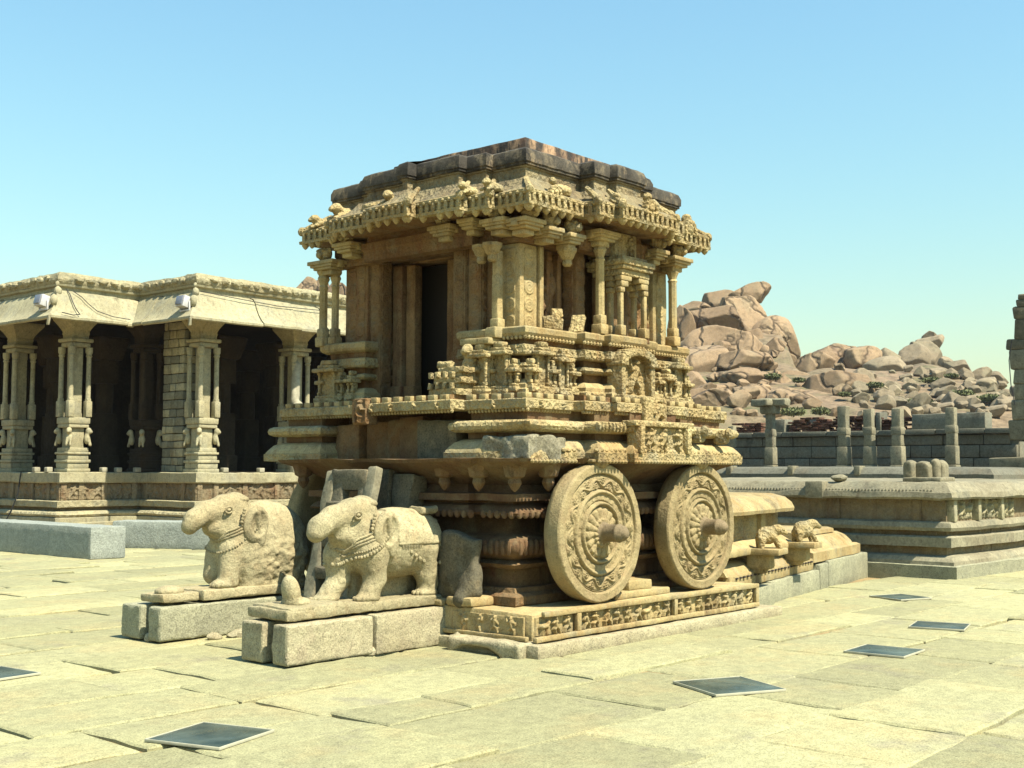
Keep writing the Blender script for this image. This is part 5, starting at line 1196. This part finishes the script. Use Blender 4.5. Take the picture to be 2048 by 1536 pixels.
# ------------------------------------------------------------------ tower at the right picture edge
tw=thing('ruined_tower','dark carved stone tower cut by the right picture edge','tower',(22,.2,0))
xp=22.0;p=bp(2040,900,'x',xp);yl=p[1]
tr=np.random.default_rng(4)
b=B();b.bb(21.5,26,yl-4,bp(1976,900,'x',21.5)[1],1.55,1.95,.05,.4);b.bb(21.9,26,yl-4,bp(2000,900,'x',22)[1],0,1.55,.05,.4);b.obj('tower_base',M['pillar_grey'],tw,jit=.04,freq=2)
edges=[(880,840,2015),(840,800,2022),(800,770,2028),(770,740,2026),(740,700,2018),(700,680,2012),(680,640,2026),(640,615,2024),(615,600,2030),(600,588,2034)]
for y0,y1,px in edges:
    a=bp(px,(y0+y1)/2,'x',xp);z0=bp(px,y0,'x',xp)[2];z1=bp(px,y1,'x',xp)[2]
    b=B();b.bb(xp,xp+3,yl-4,a[1],z0,z1+.01,.05,.4);b.obj('tower_course',M['ladder'] if y1<700 else M['pillar_grey'],tw,jit=.05,freq=3)
cable([bp(2024,680,'x',xp-.3),bp(2018,720,'x',xp-.3),bp(2022,770,'x',xp-.3),bp(2030,810,'x',xp-.3)],'thin dark cable hanging beside the tower at the right edge',.012)
# ------------------------------------------------------------------ boulder hill
fh=np.array([math.cos(TH),math.sin(TH),0]);rh=np.array([math.sin(TH),-math.cos(TH),0])
RX=[600,900,1100,1250,1340,1400,1500,1560,1600,1660,1740,1800,1850,1890,1960,2020,2100,2300,2700]
RY=[800,795,780,730,690,630,610,640,735,722,722,726,712,722,745,765,790,820,850]
def ridge(px): return np.interp(px,RX,RY)
T0,T1=95.0,155.0
def yb_of_t(t): return 838-(t-T0)/(T1-T0)*230
def t_of_yb(y): return T0+(838-y)/230*(T1-T0)
def surf(px,t):
    y=np.maximum(yb_of_t(t),ridge(px)+14)
    return 1.6+(940-y)/F*np.minimum(t,170)
def wpt(px,t,z): s=(px-1024)/F*t; return np.array([CAM[0],CAM[1],0])+fh*t+rh*s+np.array([0,0,z])
pxs=np.linspace(500,2900,170);ts=np.r_[80,np.linspace(92,175,60),200,260]
V=[]
for t in ts:
    for px in pxs:
        if t<92: z=-.5
        elif t>175: z=surf(px,175)-(t-175)*.12
        else: z=surf(px,t)*np.clip((t-84)/12,0,1)
        V.append(wpt(px,t,z))
V=np.array(V);n=len(pxs);m=len(ts);V[:,2]+=.5*fbm(V*.25,3,3)*(V[:,2]>.5)
idx=np.arange(n*m).reshape(m,n);q=np.stack([idx[:-1,:-1],idx[:-1,1:],idx[1:,1:],idx[1:,:-1]],-1).reshape(-1,4)
b=B();b.add(V,q);tag(b.obj('hill',M['hill'],None,smooth=True),'scrubby rocky hillside under the boulders',kind='structure')
# boulder prototypes: rounded intersections of random planes
hr=np.random.default_rng(17);protos=[]
def smax(a,b_,k): return -smin(-a,-b_,k)
for k in range(14):
    nrm=hr.normal(size=(15,3));nrm/=np.linalg.norm(nrm,axis=1)[:,None];dist=hr.uniform(.5,.86,15)
    def fbd(P):
        d=np.linalg.norm(P,axis=-1)-1
        for nn_,dd in zip(nrm,dist): d=smax(d,P@nn_-dd,.014)
        return d+.03*sh3(P,lambda q_:fbm(q_*3.5,k,4))
    V,q=nets(fbd,(-1.15,)*3,(1.15,)*3,.055);lo,hi=V.min(0),V.max(0);V=(V-(lo+hi)/2)/(hi-lo)
    protos.append((V,q))
pmesh={}
BG='granite boulders on the hill'
def boulder(x0,x1,y0,y1,lab,k,t=None,mat='boulder',depth=.8,rot=0.0):
    t=t_of_yb(y1) if t is None else t
    key=(k,mat)
    if key not in pmesh: pmesh[key]=mesh_from('boulder',protos[k][0],[protos[k][1]],M[mat],True)
    me=pmesh[key]
    w_=(x1-x0)*t/F;h_=(y1-y0)*t/F;cx=(x0+x1)/2
    zt=1.6+(940-y0)/F*t;zb=1.6+(940-y1)/F*t
    o=bpy.data.objects.new('boulder',me);sc.collection.objects.link(o)
    P=wpt(cx,t+w_*.2,0);o.location=(P[0],P[1],(zt+zb)/2);o.rotation_mode='XYZ'
    o.rotation_euler=(0,0,TH-math.pi/2+rot);o.scale=(w_*1.04,w_*depth,h_*1.06)
    tag(o,lab,'boulder',BG)
BD=[(1462,1540,562,602,'flat-topped boulder perched on the very summit of the hill',0,148),(1410,1476,579,640,'grey rounded boulder left of the summit boulder',1,149),(1440,1560,592,740,'huge sloping rock face below the summit boulder',2,144),(1500,1610,632,780,'tall cracked boulder forming the right shoulder of the massif',9,142),(1470,1540,660,770,'narrow upright boulder in front of the huge rock face',4,138),(1358,1424,602,645,'dark low boulder at the upper left of the hill',3,146),
(1382,1496,612,690,'cracked layered boulder under the dark low one',4,138),(1340,1392,612,690,'boulder beside the chariot colonnette on the hill',5,137),(1362,1522,652,752,'large tilted slab with a dark vertical cleft',6,131),(1340,1452,688,800,'steep boulder right behind the chariot edge',7,122),(1440,1542,702,752,'dark rounded boulder below the tilted slab',8,120),
(1446,1546,736,796,'broad overhanging boulder in the middle of the hill foot',9,114),(1520,1582,742,796,'wedge boulder right of the overhanging one',10,116),(1454,1542,770,832,'smooth pale boulder at the hill foot behind the cross capital',11,106),(1538,1646,776,834,'smooth dome boulder low on the hill',12,104),(1380,1462,780,830,'low boulder at the left hill foot',13,102),
(1570,1668,706,770,'angular boulder right of the huge rock face',0,128),(1606,1722,688,756,'broad boulder on the ridge right of the huge rock face',5,134),(1618,1742,744,834,'big pale boulder in front of the ridge boulders',8,110),(1540,1622,742,790,'pale boulder between the wedge and the big pale one',3,119),(1692,1764,692,760,'upright boulder with a dark left side on the ridge',1,131),(1742,1800,696,740,'round ridge boulder right of the upright one',10,136),(1700,1750,738,800,'narrow leaning boulder below the upright one',6,114),
(1736,1836,712,782,'wide boulder half way up the right slope',9,126),(1794,1866,686,745,'left foot of the far boulder stack',11,150),(1822,1898,682,745,'right foot of the far boulder stack',2,151),(1838,1888,668,712,'top boulder of the far boulder stack',7,153),(1850,1876,662,684,'small cap stone on the far boulder stack',13,154),
(1880,1914,712,740,'round boulder right of the far stack',12,146),(1896,1944,720,756,'oblong boulder on the far ridge',4,144),(1936,1982,734,764,'low boulder on the far ridge near its end',0,145),(1976,2016,742,770,'last big boulder on the far ridge before the tower',9,146),(1744,1802,748,804,'grey boulder in the middle of the right slope',12,117),(1796,1836,756,806,'squarish boulder right of the grey one',6,115),(1470,1500,648,690,'small wedge stone under the grey rounded boulder',5,140),(1590,1640,760,800,'pale flat boulder in front of the angular one',7,113)]
for a in BD: boulder(a[0]-(a[1]-a[0])*.06,a[1]+(a[1]-a[0])*.06,a[2]-3,a[3],a[4],a[5],a[6],rot=hr.uniform(-.5,.5),mat='boulder' if a[0]<1700 else 'boulder_far')
SZ=['tiny','small','middling'];ZN=[(1450,'behind the chariot edge'),(1560,'below the summit rock face'),(1680,'above the ruined brick wall'),(1790,'half way along the right slope'),(1900,'under the far boulder stack'),(3000,'on the far right slope')]
for k in range(210):
    px=hr.uniform(1600,2090) if k%3 else hr.uniform(1335,1640);yr=ridge(px)+12
    y1=hr.uniform(max(yr,690 if px<1600 else 735),834);s=(hr.uniform(10,36)*(1.1 if y1>780 else .85))*(1.5 if px<1600 else 1.0)
    if 1560<px<1770 and k%5>1: continue
    if px>1770: s*=1.25
    t=t_of_yb(y1);lab='%s boulder %s'%(SZ[0 if s<15 else 1 if s<26 else 2],[z_ for e_,z_ in ZN if px<e_][0])
    boulder(px-s/2,px+s/2,y1-s*hr.uniform(.5,.8),y1+3,lab,int(hr.integers(14)),t,'boulder_far' if px>1690 else 'boulder',rot=hr.uniform(-.6,.6))
for k,(a,b_,c_,d_) in enumerate(((585,640,553,640),(612,660,557,640),(640,700,560,640))):
    boulder(a,b_,c_,d_,['flat pinkish rock on the skyline above the pavilion roof','middle rock on the skyline above the pavilion roof','right rock on the skyline, beside the chariot colonnettes'][k],k+3,190,'boulder')
# bushes
br=np.random.default_rng(23)
def bush(px,yb,w_px,h_px,lab):
    t=t_of_yb(yb)-3;c=wpt(px,t,1.6+(940-yb)/F*t);w_=w_px*t/F;h_=h_px*.42*t/F;th_=thing('bush',lab,'bush',tuple(c),group='bushes among the boulders')
    n=700;d=br.normal(size=(n,3));d/=np.linalg.norm(d,axis=1)[:,None];r=br.uniform(.45,1.0,n)**.6
    P=c+d*r[:,None]*np.array([w_/2,w_/2,h_*.55])*(1+.3*br.normal(size=(n,1))*.5)+np.array([0,0,h_*.45]);b=B()
    L=w_*.035+.07
    A=br.normal(size=(n,3));A/=np.linalg.norm(A,axis=1)[:,None];Bv=np.cross(A,br.normal(size=(n,3)));Bv/=np.linalg.norm(Bv,axis=1)[:,None]
    V=np.stack([P-A*L,P-Bv*L*.5,P+A*L,P+Bv*L*.5],1).reshape(-1,3);b.add(V,np.arange(4*n).reshape(n,4));b.obj('foliage',M['leaf'],th_)['kind']='stuff'
    b=B()
    for k in range(4): b.tube([c,c+np.array([br.normal()*w_*.2,br.normal()*w_*.2,h_*.7])],[.05,.02],5)
    b.obj('stem',M['ladder'],th_)
for a in((1585,828,50,34,'green bush behind the cross capital pillar'),(1642,826,34,30,'bright green bush left of the squared pillar'),(1547,756,34,26,'small bush at the foot of the huge rock face'),(1600,762,26,20,'dark bush in the hollow beside the angular boulder'),(1752,772,34,24,'bush among the slope boulders'),(1866,762,40,22,'bush below the far boulder stack'),(1840,806,46,30,'low bush above the grey upper block'),(1925,790,50,30,'wide bush on the far right slope'),(1985,800,50,34,'bush beside the tower'),(1905,752,26,18,'small bush under the far ridge'),(1690,790,24,18,'bush at the corner of the big pale boulder')): bush(*a)
# ------------------------------------------------------------------ thin haze over the whole place
hz=bpy.data.materials.new('pale_air'); hz.use_nodes=True; hn=hz.node_tree
for n_ in list(hn.nodes):
    if n_.type!='OUTPUT_MATERIAL': hn.nodes.remove(n_)
pvn=hn.nodes.new('ShaderNodeVolumePrincipled'); pvn.inputs['Color'].default_value=(.86,.92,1,1); pvn.inputs['Density'].default_value=.00016; pvn.inputs['Anisotropy'].default_value=.2
hn.links.new(pvn.outputs[0],[n_ for n_ in hn.nodes if n_.type=='OUTPUT_MATERIAL'][0].inputs['Volume'])
b=B(); b.add([[x,y,z] for z in(-1.5,30) for y in(-122,332) for x in(-122,332)],[[0,2,3,1],[4,5,7,6],[0,1,5,4],[2,6,7,3],[0,4,6,2],[1,3,7,5]])
tag(b.obj('haze',hz),'thin pale haze in the air',kind='stuff')
